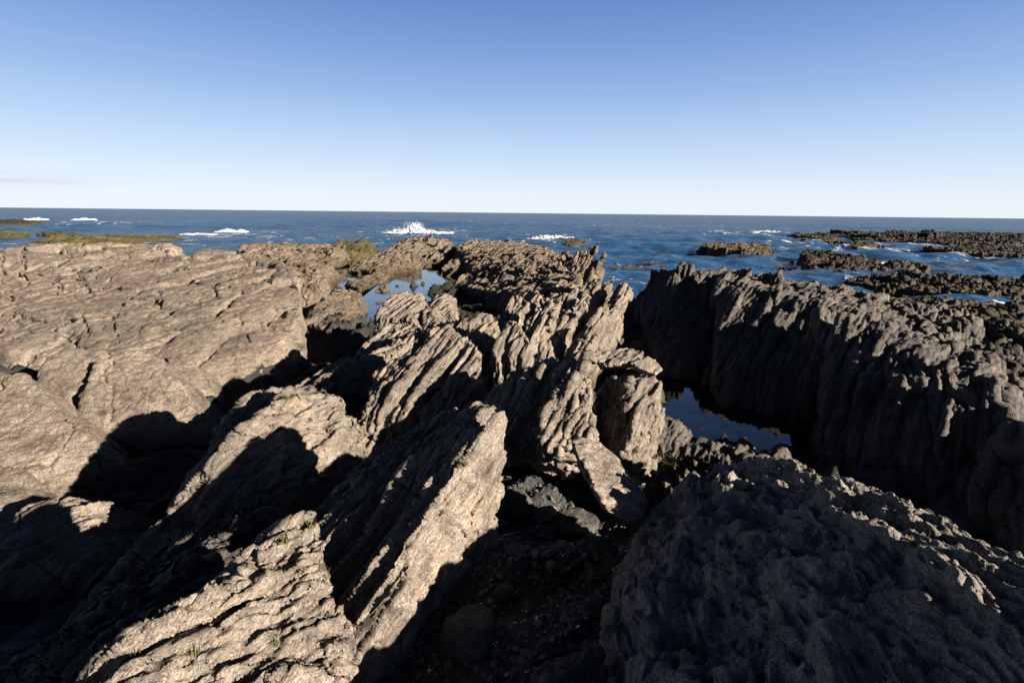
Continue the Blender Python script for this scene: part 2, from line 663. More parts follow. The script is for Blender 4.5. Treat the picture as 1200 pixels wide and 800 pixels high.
def thin_foam():
    mt, nt, out = mat_new('thin_foam')
    geo = nd(nt, 'ShaderNodeNewGeometry')
    n = nd(nt, 'ShaderNodeTexNoise')
    n.inputs['Scale'].default_value = 2.2
    n.inputs['Detail'].default_value = 5
    n.inputs['Roughness'].default_value = .7
    nt.links.new(geo.outputs['Position'], n.inputs['Vector'])
    f = ramp(nt, n.outputs['Fac'], [(0.38, g3(0.05)), (0.62, g3(0.85))])
    tr = nd(nt, 'ShaderNodeBsdfTransparent')
    df = nd(nt, 'ShaderNodeBsdfDiffuse')
    df.inputs['Color'].default_value = (.42, .46, .50, 1)
    ms = nd(nt, 'ShaderNodeMixShader')
    nt.links.new(f, ms.inputs[0])
    nt.links.new(tr.outputs[0], ms.inputs[1])
    nt.links.new(df.outputs[0], ms.inputs[2])
    nt.links.new(ms.outputs[0], out.inputs[0])
    return mt


M_THIN = thin_foam()
M_GRASS = simple_mat('grass_blade', (0.12, 0.115, 0.035), 0.6, 0.4, 30)
M_SHELL = simple_mat('shell', (0.72, 0.74, 0.80), 0.3, 0.3, 60)
M_PEB = simple_mat('pebble', (0.065, 0.068, 0.073), 0.7, 0.5, 25)
M_WOOD = simple_mat('drift_wood', (0.42, 0.33, 0.24), 0.7, 0.3, 60)

# ------------------------------------------------------------------ sea
def grid_mesh(name, X, Y, Z, mat):
    h, wd = X.shape
    me = bpy.data.meshes.new(name)
    co = np.stack([X, Y, Z], -1).reshape(-1, 3).astype(np.float32)
    idx = np.arange(h * wd).reshape(h, wd)
    f = np.stack([idx[:-1, :-1], idx[:-1, 1:], idx[1:, 1:], idx[1:, :-1]], -1).reshape(-1, 4)
    me.vertices.add(len(co))
    me.vertices.foreach_set('co', co.ravel())
    me.loops.add(len(f) * 4)
    me.polygons.add(len(f))
    me.polygons.foreach_set('loop_start', np.arange(len(f)) * 4)
    me.loops.foreach_set('vertex_index', f.ravel().astype(np.int32))
    me.polygons.foreach_set('use_smooth', np.ones(len(f), bool))
    me.update()
    me.validate()
    o = link_mesh(name, me, mat)
    return o


_g = np.random.default_rng(3)
WAVES = []
for k in range(60):
    lam = 0.6 * (14 / 0.6) ** (k / 59)
    WAVES.append((lam, R(-90 + 25) + _g.normal() * 0.6, 0.0100 * lam ** 0.7 * _g.uniform(.6, 1.3), _g.uniform(0, 6.28)))


def sea_h(X, Y, sp=None):
    RR = np.hypot(X, Y)
    if sp is None:
        sp = RR * math.log(9000 / 4) / 760
    calm = np.clip((RR - 6) / 26, 0.12, 1)
    Z = np.zeros_like(X)
    grp = 0.75 + 0.5 * np.sin(X / 23.0 + 0.4 * np.sin(Y / 31.0)) * np.sin(Y / 37.0)
    for lam, th, amp, ph in WAVES:
        fade = np.clip(lam / (sp * 4) - 0.5, 0, 1)
        arg = 2 * math.pi / lam * (X * math.cos(th) + Y * math.sin(th)) + ph
        Z += amp * fade * (np.sin(arg) + 0.35 * np.cos(2 * arg))
    return Z * calm * grp


def build_sea():
    nr, na = 760, 1000
    r = 4.0 * (9000 / 4.0) ** np.linspace(0, 1, nr)
    a = np.radians(np.linspace(-75, 75, na))
    RR, AA = np.meshgrid(r, a, indexing='ij')
    X, Y = RR * np.sin(AA), RR * np.cos(AA)
    o = grid_mesh('sea', X, Y, sea_h(X, Y), M_SEA)
    tag(o, kind='structure')


build_sea()

# ------------------------------------------------------------------ shore bedrock under everything
CTRL = [  # x, y, z
    (-1, -2, 1.8), (2, -2, 1.9), (0, 0, 1.75), (0, 1.5, 1.74), (-0.1, 2.3, 1.72), (0.5, 2.4, 1.7), (0.3, 3.2, 1.15), (-0.3, 3.2, 1.2), (0.6, 3.6, 1.05), (0.0, 3.0, 1.3), (0.9, 3.2, 1.1), (1.2, 3.3, 1.1), (0.6, 1.3, 1.78),
    (-1.2, 0.8, 1.6), (-1.6, 2, 1.15), (-2.5, 3, .8), (-2.3, 4.4, 0.75), (-3.2, 6, 0.75), (-4.5, 2, .9), (-3.5, 1, 1.0), (-3.8, 4.3, .7), (-3.2, 5, .7), (-4.2, 3, .75), (-1.5, 8, 0.75), (-2.6, 9, 0.7),
    (-0.4, 5, 1.2), (0, 7, 0.9), (-1, 11, 0.5), (-2.5, 14, 0.35), (-1, 15, 0.4), (-4, 16, 0.3), (-3.5, 19, .35), (-2, 18, .4), (-5, 24, .2), (-7, 28, -.4), (-7, 34, -.8), (-5.5, 21, .45), (-8, 10, 1.0), (-12, 14, 0.8), (-10, 22, 0.5), (-8, 22, 0.3),
    (1.6, 4.2, .75), (2.2, 5, 0.65), (2.7, 6.2, 0.45), (3.4, 6.6, 0.4), (2.4, 8, 0.4), (1.6, 7.5, 0.7), (2.6, 10, 0.0), (3.2, 13, -0.5), (4, 17, -0.9),
    (3.2, 3.4, 0.9), (3.5, 2, 0.9), (5, 1, 1.0), (5, 6, 0.8), (8, 8, 0.5), (9, 5, 0.8), (12, 11, 0.1), (14, 16, -0.3), (8, 16, -0.8), (18, 12, 0.0),
    (0, 20, 0.2), (-2, 26, -0.2), (2, 25, -0.4), (0, 40, -1.4), (-12, 38, -1.5), (8, 26, -1.4), (-22, 24, 0), (-22, 34, -1.4), (20, 28, -1.2), (-20, 8, 1.2), (24, 6, 0.5), (26, 20, -0.8)]


def ground_z(X, Y):
    num = np.zeros_like(X)
    den = np.zeros_like(X)
    rr = 0.35 + 0.06 * np.hypot(X, Y)
    for (cx, cy, cz) in CTRL:
        d2 = (X - cx) ** 2 + (Y - cy) ** 2
        wgt = 1.0 / (d2 + rr * rr * 0.35) ** 1.6
        num += wgt * cz
        den += wgt
    return num / den


def ground_h(X, Y):
    Z = ground_z(X, Y)
    P = np.stack([X, Y, Z], -1).reshape(-1, 3).astype(np.float32)
    rr = np.hypot(P[:, 0], P[:, 1])
    k = np.clip(rr / 4, 0.4, 3)
    q = P @ FR_MAIN.T
    Zf = P[:, 2] + 0.10 * k * pn(q / np.array([1.6, .6, .35], np.float32), 77) + 0.12 * k * fbm(P / 1.1, 81, 3) \
        + 0.05 * k * terr(2.5 * pn(q / np.array([.7, .3, .12], np.float32), 79), .2)
    return Zf.reshape(X.shape)


def build_ground():
    # finer near the viewer
    u = np.linspace(-1, 1, 420)
    v = np.linspace(0, 1, 460)
    X1 = np.sign(u) * (np.abs(u) ** 1.9) * 30
    Y1 = -4 + (v ** 1.7) * 44
    Y, X = np.meshgrid(Y1, X1, indexing='ij')
    Zf = ground_h(X, Y)
    o = grid_mesh('rocky_ground', X, Y, Zf, M_GROUND)
    tag(o, kind='structure')


build_ground()

# ================================================================== ROCKS
def blade(cx, cy, z0, z1, ln, th, az=38, lean=0.25, tip=0.5, rise=0.25, jr=0.12):
    """tilted plate: foot at (cx,cy,z0), crest at z1, long side along azimuth az, leaning sideways"""
    a = R(az)
    s = Vector((math.sin(a), math.cos(a), 0))
    n = Vector((math.cos(a), -math.sin(a), 0))
    h = z1 - z0
    pts = []
    for sl in (-1, 1):
        for sn in (-1, 1):
            b = Vector((cx, cy, z0)) + s * sl * ln * 0.55 + n * sn * th * 0.6
            pts.append(b)
            j = Vector((random.uniform(-jr, jr), random.uniform(-jr, jr), random.uniform(-jr, jr) * 0.6)) * h * 0.5
            hh = h * (1.0 if sl > 0 else 1 - tip)
            t = Vector((cx, cy, z0)) + s * (sl * ln * 0.45 + rise * h) + n * (sn * th * 0.35 + lean * h) + Vector((0, 0, hh)) + j
            pts.append(t)
            mid = (b + t) / 2 + s * sl * ln * 0.06 + n * sn * th * 0.08
            pts.append(mid)
    return pts


def main_rocks():
    # --- tall wedge slab in the foreground
    A = [[Q(398, 800, 1.50), Q(410, 735, 1.62), Q(480, 700, 1.78), Q(562, 640, 2.18), Q(587, 487, 2.40), Q(560, 500, 2.36), Q(533, 562, 2.16), Q(470, 648, 1.86),
          Vector((-0.42, 2.62, 1.9)), Vector((-0.65, 2.45, 1.5)), Vector((-0.95, 1.6, 1.5)), Vector((-0.75, 1.3, 1.4)), Vector((-0.1, 2.3, 1.5))],
         [Q(575, 479, 2.62), Q(522, 479, 2.95), Q(440, 540, 2.76), Q(370, 600, 2.45), Q(380, 640, 2.1), Q(430, 640, 2.08), Q(540, 520, 2.45),
          Vector((-1.15, 1.5, 1.3)), Vector((-0.7, 1.35, 1.4)), Vector((-1.3, 2.5, 1.1)), Vector((-0.4, 3.0, 1.5)), Vector((-0.15, 2.6, 1.6))]]
    rock('rock_slab', 'tall sunlit wedge slab with a sharp peak, beside the dark gravel hollow', 'rock slab', A, 0.0085, M_MAIN, flake=0.05, lump=0.035, crack=0.03, sm=2, seed=1, vr=(.80, .20, .07, .011, .10))
    # --- lower left foreground slab
    B = [[Q(366, 598, 1.90), Q(340, 612, 1.85), Q(250, 680, 1.55), Q(90, 800, 1.20), Q(20, 870, 1.0), Q(375, 640, 1.80), Q(404, 740, 1.60), Q(398, 790, 1.45), Q(330, 860, 1.2),
          Vector((-1.6, 2.0, 1.1)), Vector((-2.1, 1.2, 0.9)), Vector((-0.6, 1.2, 1.4)), Vector((-0.8, 1.7, 1.3)), Vector((-1.9, 0.5, 1.0)), Vector((-0.8, 0.8, 1.4))]]
    rock('rock_slab', 'flaky sunlit slab with grass tufts, cut off by the bottom edge left of the wedge slab', 'rock slab', B, 0.008, M_MAIN, flake=0.045, lump=0.03, crack=0.03, sm=2, seed=2, vr=(.70, .18, .06, .014, .12))
    # --- slab with rounded nose further left
    Bm = [[Q(348, 456, 4.1), Q(385, 458, 4.15), Q(404, 478, 4.1), Q(402, 500, 3.95), Q(318, 468, 3.75), Q(255, 530, 3.3), Q(240, 570, 3.2), Q(170, 635, 3.0), Q(262, 575, 3.2),
           Vector((-2.9, 2.4, 0.7)), Vector((-1.2, 3.9, 0.9)), Vector((-1.9, 2.9, 1.1)), Vector((-2.2, 4.6, 0.7)), Vector((-1.2, 4.5, 0.8))],
          [Q(330, 455, 4.4), Q(290, 470, 4.2), Q(265, 500, 3.95), Q(225, 560, 3.6), Vector((-2.4, 4.6, 0.8)), Vector((-1.7, 4.7, 0.8)), Vector((-2.9, 3.2, 0.7)), Vector((-2.3, 3.0, 0.8))]]
    rock('rock_slab', 'mid-size sunlit slab with a blunt right end, in the dark slope left of the wedge slab', 'rock slab', Bm, 0.013, M_MAIN, flake=0.045, lump=0.04, sm=3, seed=3, vr=(.7, .25, .09, .028, .12))
    # dark slope between the slabs, falling to the left
    Ds = [[Q(300, 590, 2.9), Q(220, 640, 2.5), Q(120, 720, 2.0), Q(330, 640, 2.4), Q(190, 740, 1.75), Q(60, 790, 1.6), Vector((-3.2, 2.2, 0.6)), Vector((-2.6, 1.2, 0.6)), Vector((-1.5, 3.2, 0.7)), Vector((-1.1, 2.4, 0.9))]]
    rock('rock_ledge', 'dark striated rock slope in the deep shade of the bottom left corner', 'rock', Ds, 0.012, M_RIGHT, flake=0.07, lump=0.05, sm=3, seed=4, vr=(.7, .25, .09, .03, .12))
    # --- mid ridge: rounded slab
    Cm = [[Q(425, 480, 4.45), Q(478, 490, 4.4), Q(545, 452, 4.6), Q(565, 425, 4.75), Q(558, 400, 4.9), Q(520, 388, 5.1), Q(470, 420, 4.9), Q(440, 440, 4.8),
           Vector((-1.6, 4.2, 0.9)), Vector((-0.2, 4.9, 1.0)), Vector((-0.5, 5.8, 1.0)), Vector((-1.5, 5.4, 0.9)), Vector((-0.4, 4.5, 1.1))]]
    rock('rock_slab', 'broad rounded sunlit slab with a flat face, in the middle of the ridge', 'rock slab', Cm, 0.014, M_MAIN, flake=0.045, lump=0.04, sm=3, seed=5, vr=(.7, .28, .10, .034, .12))
    # --- blades behind / left of it
    K = []
    for (px, py, y, zt, ln, th) in ((365, 425, 5.6, 1.95, 1.3, .25), (398, 420, 5.5, 1.98, 1.3, .28), (420, 405, 5.9, 2.0, 1.3, .3), (455, 395, 6.1, 2.03, 1.2, .3),
                                    (340, 440, 5.2, 1.8, 1.3, .3), (490, 383, 6.5, 2.05, 1.2, .35), (440, 385, 6.8, 1.95, 1.2, .4)):
        t = Q(px, py, y)
        K.append(blade(t.x - 0.25, t.y - 0.3, 0.6, t.z, ln, th, lean=0.12, rise=0.25, tip=0.35))
    rock('rock_outcrop', 'row of thin jagged blades behind the broad rounded slab of the ridge', 'rock outcrop', K, 0.016, M_MAIN, flake=0.045, lump=0.04, sm=1, seed=6, S=1.1, vr=(.8, .3, .11, .036, .12))
    # --- block group right of the ridge
    K2 = [[Q(552, 388, 5.9), Q(575, 372, 6.0), Q(584, 378, 5.95), Q(582, 392, 5.8), Q(556, 400, 5.75), Vector((-0.55, 5.7, 1.0)), Vector((-0.1, 5.7, 1.0)), Vector((-0.1, 6.6, 1.0)), Vector((-0.6, 6.5, 1.0))],
          [Q(500, 390, 6.2), Q(555, 375, 6.5), Q(575, 372, 6.4), Vector((-0.9, 6.0, 1.0)), Vector((-0.1, 6.1, 1.0)), Vector((-0.1, 7.0, 1.0)), Vector((-0.9, 6.9, 1.0))]]
    rock('rock_block', 'small flat-topped sunlit block right of the thin jagged blades', 'rock', K2, 0.016, M_MAIN, flake=0.05, sm=2, seed=7)
    K3 = [[Q(582, 412, 5.3), Q(597, 378, 5.55), Q(606, 376, 5.5), Q(622, 400, 5.3), Q(612, 418, 5.2), Vector((-0.2, 5.2, 1.1)), Vector((0.2, 5.0, 1.1)), Vector((0.25, 5.8, 1.1)), Vector((-0.15, 5.9, 1.1))]]
    rock('rock_block', 'sunlit angular block with a pointed top, left of the thin upright splinter', 'rock', K3, 0.012, M_MAIN, flake=0.04, sm=2, seed=8)
    K4 = [[Q(631, 428, 4.7), Q(633, 405, 4.75), Q(643, 397, 4.78), Q(646, 400, 4.75), Q(643, 428, 4.65), Vector((0.2, 4.95, 1.6)), Vector((0.36, 4.9, 1.6)), Vector((0.22, 4.6, 1.6)), Vector((0.38, 4.6, 1.6))]]
    rock('rock_splinter', 'thin pale upright splinter of rock standing behind the second wedge slab', 'rock', K4, 0.008, M_MAIN, flake=0.03, lump=.015, sm=1, seed=9)
    # --- second wedge slab, behind the first
    E = [[Q(690, 420, 3.95), Q(678, 432, 3.9), Q(640, 425, 4.2), Q(600, 440, 4.2), Q(577, 458, 4.1), Q(575, 510, 3.75), Q(600, 525, 3.6), Q(650, 530, 3.5), Q(694, 520, 3.55), Q(696, 490, 3.65),
          Vector((-0.25, 4.1, 1.3)), Vector((0.48, 3.95, 1.3)), Vector((0.58, 4.3, 1.3)), Vector((0.4, 4.9, 1.2)), Vector((-0.4, 4.7, 1.2))],
         [Q(655, 452, 3.72), Q(672, 440, 3.75), Q(692, 470, 3.6), Q(696, 520, 3.4), Q(640, 530, 3.35), Q(632, 505, 3.5), Vector((0.2, 3.9, 1.3)), Vector((0.52, 3.85, 1.3)), Vector((0.55, 4.1, 1.3)), Vector((0.3, 3.9, 1.3))]]
    rock('rock_slab', 'second wedge slab with grooved sunlit face, behind the leaning flat boulder', 'rock slab', E, 0.011, M_MAIN, flake=0.045, lump=0.03, sm=2, seed=10, vr=(.6, .22, .08, .03, .12))
    # --- pillar with cap boulder
    Pl = [[Q(708, 446, 4.6), Q(738, 445, 4.05), Q(772, 447, 4.15), Q(766, 480, 3.95), Q(745, 515, 3.75), Q(728, 528, 3.72), Q(712, 500, 4.2),
           Vector((0.92, 4.1, 1.1)), Vector((1.05, 4.1, 1.0)), Vector((1.3, 4.3, 1.0)), Vector((0.8, 4.9, 1.0)), Vector((1.3, 4.8, 1.0))]]
    rock('rock_pillar', 'grooved rock pillar under the two flat cap stones, right of the second wedge slab', 'rock', Pl, 0.011, M_MAIN, flake=0.045, lump=0.03, sm=2, seed=11, vr=(.6, .22, .08, .03, .12))
    cap = [[Q(693, 416, 4.15), Q(700, 411, 4.3), Q(735, 408, 4.4), Q(754, 411, 4.35), Q(755, 416, 4.25), Q(720, 426, 4.05), Q(700, 424, 4.05),
            Q(705, 433, 4.2), Q(745, 431, 4.3), Q(740, 425, 4.05), Q(710, 430, 4.02)]]
    rock('cap_stone', 'wide flat cap stone balanced on the rock pillar, the larger of two', 'boulder', cap, 0.008, M_MAIN, flake=0.02, lump=.02, crack=0.01, sm=3, seed=12)
    cap2 = [[Q(738, 425, 4.0), Q(760, 417, 4.15), Q(768, 420, 4.15), Q(776, 432, 4.05), Q(768, 439, 3.95), Q(750, 432, 3.95), Q(745, 436, 4.1), Q(765, 442, 4.1)]]
    rock('cap_stone', 'small smooth cap stone at the right end of the larger cap on the pillar', 'boulder', cap2, 0.008, M_MAIN, flake=0.01, lump=.015, crack=0.0, sm=4, seed=13)
    # --- leaning flat boulder
    lb = [[Q(671, 516, 2.731), Q(684, 513, 2.789), Q(702, 518, 2.846), Q(728, 543, 2.712), Q(750, 572, 2.540), Q(759, 594, 2.387), Q(757, 606, 2.311), Q(738, 613, 2.177), Q(712, 600, 2.177), Q(692, 566, 2.359), Q(676, 535, 2.579),
           Q(672, 520, 2.884), Q(705, 522, 3.018), Q(680, 548, 2.731), Q(706, 594, 2.445), Q(752, 576, 2.731), Q(752, 606, 2.502)]]
    rock('leaning_boulder', 'flat pale boulder leaning on end in the hollow before the second wedge slab', 'boulder', lb, 0.0065, M_MAIN, fr=frame((-0.45, -0.5, -0.75), (0.5, -0.75, 0.4)), flake=0.016, lump=.014, crack=0.006, sm=5, seed=14)


def right_rocks():
    # --- foreground whaleback in shade
    F = [[Q(762, 605, 2.62), Q(800, 576, 2.95), Q(880, 553, 2.7), Q(960, 561, 2.56), Q(1015, 580, 2.24), Q(1050, 610, 2.06), Q(1100, 660, 1.58), Q(1200, 712, 1.32), Q(1330, 780, 1.05),
          Q(722, 690, 1.97), Q(716, 750, 1.69), Q(740, 800, 1.48), Vector((0.42, 0.6, 1.8)), Vector((1.62, 0.62, 2.18)), Vector((1.8, 0.0, 2.3)), Vector((1.5, -0.6, 2.35)), Vector((2.4, 0.4, 2.1)),  # crest carried on out of frame, shaped to throw shadow on the slab
          Vector((0.4, 1.4, 1.5)), Vector((0.75, 2.6, 1.4)), Vector((2.2, 2.4, 1.1)), Vector((3.0, 1.4, 0.9)), Vector((0.4, 0.0, 1.6)), Vector((3.2, -0.6, 1.0)), Vector((1.5, 3.0, 1.2)), Vector((2.0, 2.8, 1.0))]]
    for i, (x0, w_, sl, y1) in enumerate(((.60, .17, .33, 2.5), (.79, .2, .31, 2.55), (.97, .2, .26, 2.5), (1.15, .2, .18, 2.3), (1.31, .18, .08, 1.95))):
        zt = 1.89 + (x0 - .6) * .18 - (.06 if i == 0 else 0)
        y0 = .55 + .05 * i
        h = []
        for (yy, dz) in ((y0, .10), ((y0 + y1) / 2, .0 if i < 4 else .05), (y1, -.2 if i < 4 else -.05)):
            xs = x0 + (yy - 1.4) * sl + random.uniform(-.03, .03)
            z_ = zt + dz + random.uniform(-.02, .02)
            h += [Vector((xs, yy, z_ + .035)), Vector((xs + .04, yy, z_ - .16)), Vector((xs - w_, yy, z_ - .09)), Vector((xs - w_, yy, z_ - .3)), Vector((xs - w_ * .35, yy, z_ + .01))]
        F.append(h)
    F.append(based([Vector((1.25, 2.9, 1.72)), Vector((1.65, 2.78, 1.80)), Vector((2.0, 2.5, 1.74)), Vector((1.3, 2.46, 2.0)), Vector((1.62, 2.25, 2.06)), Vector((1.0, 2.66, 1.87))], 1.0, 1.15))  # hidden hump behind the crest, added to shade the hollow beyond
    c0 = Vector((0, 0, CAM_Z))
    F = [[c0 + (p - c0) * .9 for p in h] for h in F]
    F.append(based([Vector((1.15, 2.65, 1.93)), Vector((1.45, 2.5, 2.0)), Vector((1.7, 2.3, 2.05)), Vector((1.3, 2.75, 1.88))], 1.0, 1.05))  # further hidden hump, added to block sun from the recess under the second slab
    rock('rock_outcrop', 'big dark ribbed rock hump filling the lower right corner', 'rock outcrop', F, 0.008, M_HUMP, fr=FR_HUMP, flake=0.065, lump=0.010, blk=0, crack=0.035, sm=2, seed=21, ls=3.0, grain=.003)
    # small splinter at the bottom middle
    sp = [[Q(690, 760, 1.45), Q(700, 757, 1.46), Q(722, 800, 1.32), Q(640, 800, 1.3), Q(650, 780, 1.38), Vector((0.0, 1.1, 1.65)), Vector((0.3, 1.1, 1.7)), Vector((0.32, 1.5, 1.7)), Vector((0.05, 1.5, 1.7))]]
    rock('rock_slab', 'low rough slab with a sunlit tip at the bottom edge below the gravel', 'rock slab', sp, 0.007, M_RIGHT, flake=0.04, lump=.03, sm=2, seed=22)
    # --- long right massif
    Em = [[Q(748, 348, 11.5), Q(770, 322, 11.8), Q(785, 319, 12), Q(812, 319, 12), Q(828, 322, 11.8), Q(860, 322, 11.5), Q(770, 420, 8.6), Q(800, 440, 8.0), Q(790, 330, 13.5), Q(860, 320, 13.5),
           Vector((2.6, 8.2, 0)), Vector((2.9, 13.5, -0.6)), Vector((6, 13.5, -0.6)), Vector((5.5, 8, 0))],
          [Q(840, 322, 10.4), Q(880, 322, 10.6), Q(925, 327, 10.6), Q(985, 338, 10.2), Q(1040, 345, 9.8), Q(905, 360, 9.0), Q(980, 362, 8.2), Q(1050, 395, 7.2), Q(1108, 396, 7.2), Q(840, 470, 6.9), Q(880, 500, 6.4),
           Q(900, 420, 7.4), Vector((2.9, 7.0, 0)), Vector((3.6, 5.6, 0)), Vector((9, 10.5, -0.3)), Vector((7.2, 11.8, -0.3)), Vector((8.0, 7.4, 0))],
          [Q(985, 368, 7.3), Q(1050, 405, 6.3), Q(1110, 398, 7.0), Q(1165, 420, 6.4), Q(1148, 448, 5.6), Q(1172, 465, 5.2), Q(1190, 495, 4.7), Q(1000, 440, 6.2), Q(960, 500, 5.6), Q(1080, 520, 4.8), Q(1180, 600, 3.9),
           Vector((3.3, 5.4, 0.2)), Vector((3.2, 4.0, 0.3)), Vector((4.4, 2.8, 0.3)), Vector((6.5, 4.2, 0.3)), Vector((7.5, 7.2, 0))],
          [Q(1190, 495, 4.4), Q(1240, 520, 4.0), Q(1130, 560, 4.1), Q(1200, 640, 3.3), Vector((3.4, 3.0, 0.4)), Vector((4.5, 2.0, 0.4)), Vector((6, 3.6, 0.4)), Vector((5, 5, 0.4))]]
    # upright ribs standing in its shaded flank
    for (px, py, y, ln, th) in ((770, 318, 11.2, 0.5, .5), (795, 312, 11.3, .5, .6), (822, 318, 11.0, .5, .4), (850, 318, 10.6, .5, .6), (883, 325, 10.2, .5, .4), (898, 348, 9.3, .6, .5), (907, 352, 9.0, .5, .3), (925, 360, 8.6, .6, .35),
                                (960, 372, 7.7, .7, .5), (1000, 385, 7.0, .7, .5), (1050, 410, 6.1, .7, .5), (1090, 425, 5.8, .7, .4), (1125, 440, 5.4, .6, .4),
                                (860, 400, 8.3, .9, .9), (930, 420, 7.4, .9, .9), (1030, 450, 6.0, .9, .8), (1130, 480, 5.0, .8, .6)):
        t = Q(px, py - 3, y - .15)
        Em.append(blade(t.x - 0.3, t.y - 0.3, -0.1, t.z, ln, th, lean=0.12, rise=0.16, tip=0.3, az=35, jr=.16))
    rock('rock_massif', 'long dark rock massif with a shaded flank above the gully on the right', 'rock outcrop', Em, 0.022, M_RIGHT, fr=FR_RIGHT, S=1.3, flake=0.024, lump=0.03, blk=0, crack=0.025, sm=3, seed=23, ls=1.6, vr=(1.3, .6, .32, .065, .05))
    # ledge behind its crest
    Eb = [[Q(1040, 362, 9.5), Q(1070, 352, 10), Q(1130, 360, 10), Q(1146, 378, 9.0), Q(1110, 395, 8.3), Q(1060, 385, 8.6), Vector((6.2, 8.4, 0)), Vector((8.2, 8, 0)), Vector((9.4, 10.2, -.2)), Vector((7, 10.6, -.2))]]
    rock('rock_block', 'dark rounded block behind the crest of the right massif', 'rock', Eb, 0.024, M_RIGHT, S=1.2, flake=.03, lump=.05, sm=3, seed=24, vr=(.7, .4, .25, .07, .1))
    Ec = [[Q(1120, 420, 8.0), Q(1165, 400, 8.6), Q(1260, 420, 8.6), Q(1230, 500, 6.0), Q(1190, 460, 6.6), Vector((6.8, 6, 0)), Vector((9.5, 6, 0)), Vector((9.5, 9.5, 0)), Vector((7, 9, 0))]]
    rock('rock_ledge', 'low brown ledge at the right edge beyond the massif', 'rock', Ec, 0.026, M_REEF, S=1.2, flake=.04, lump=.1, sm=3, seed=25, vr=(.6, .4, .25, .09, .1))
    bank = [based([Vector((1.02, 3.48, 1.5)), Vector((1.22, 3.32, 1.74)), Vector((1.45, 3.2, 1.70)), Vector((1.75, 3.12, 1.80)), Vector((2.1, 2.95, 1.72)), Vector((1.5, 3.75, 1.45)), Vector((2.2, 3.5, 1.45))], .5, 1.1)]
    rock('rock_ledge', 'dark rough rock bank between the ribbed hump and the gully pool', 'rock', bank, .012, M_RIGHT, fr=FR_RIGHT, S=.9, flake=.05, lump=.06, sm=2, seed=29, vr=(.5, .22, .12, .04, .1))
    # gully stones
    for k, (px, py, y, sx, lab) in enumerate(((815, 515, 4.7, .50, 'dark rough boulder on the near bank of the gully pool'), (885, 535, 4.3, .50, 'dark boulder with a sunlit tip at the right end of the gully pool bank'),
                                              (765, 485, 4.9, .35, 'shaded boulder at the foot of the rock pillar beside the gully pool'))):
        t = Q(px, py, y)
        h = []
        for _ in range(16):
            v = Vector((random.gauss(0, 1), random.gauss(0, 1), random.gauss(0, 1))).normalized()
            h.append(t + Vector((v.x * sx * 1.3, v.y * sx, v.z * sx * .8)) + Vector((0, 0, -sx * .7)))
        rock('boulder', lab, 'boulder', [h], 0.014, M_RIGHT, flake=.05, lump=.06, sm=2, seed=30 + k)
    # rocks blocking the sea end of the gully
    g_ = []
    for (px, py, y, zt) in ((722, 358, 9.5, 0), (735, 385, 8.2, 0), (712, 372, 9.0, 0), (700, 400, 7.4, 0), (745, 400, 7.4, 0), (765, 378, 9.4, 0), (775, 400, 8.4, 0)):
        t = Q(px, py, y)
        t = Q(px, py, y * 1.22)
        g_.append(blade(t.x, t.y, -0.5, t.z, 1.0, .6, lean=.1, rise=.1, tip=.3, az=20))
    rock('rock_outcrop', 'low dark rocks closing the narrow sea gap between the ridge and the massif', 'rock outcrop', g_, 0.02, M_RIGHT, S=1.2, flake=.04, lump=.05, sm=2, seed=34, vr=(.6, .35, .2, .06, .1))


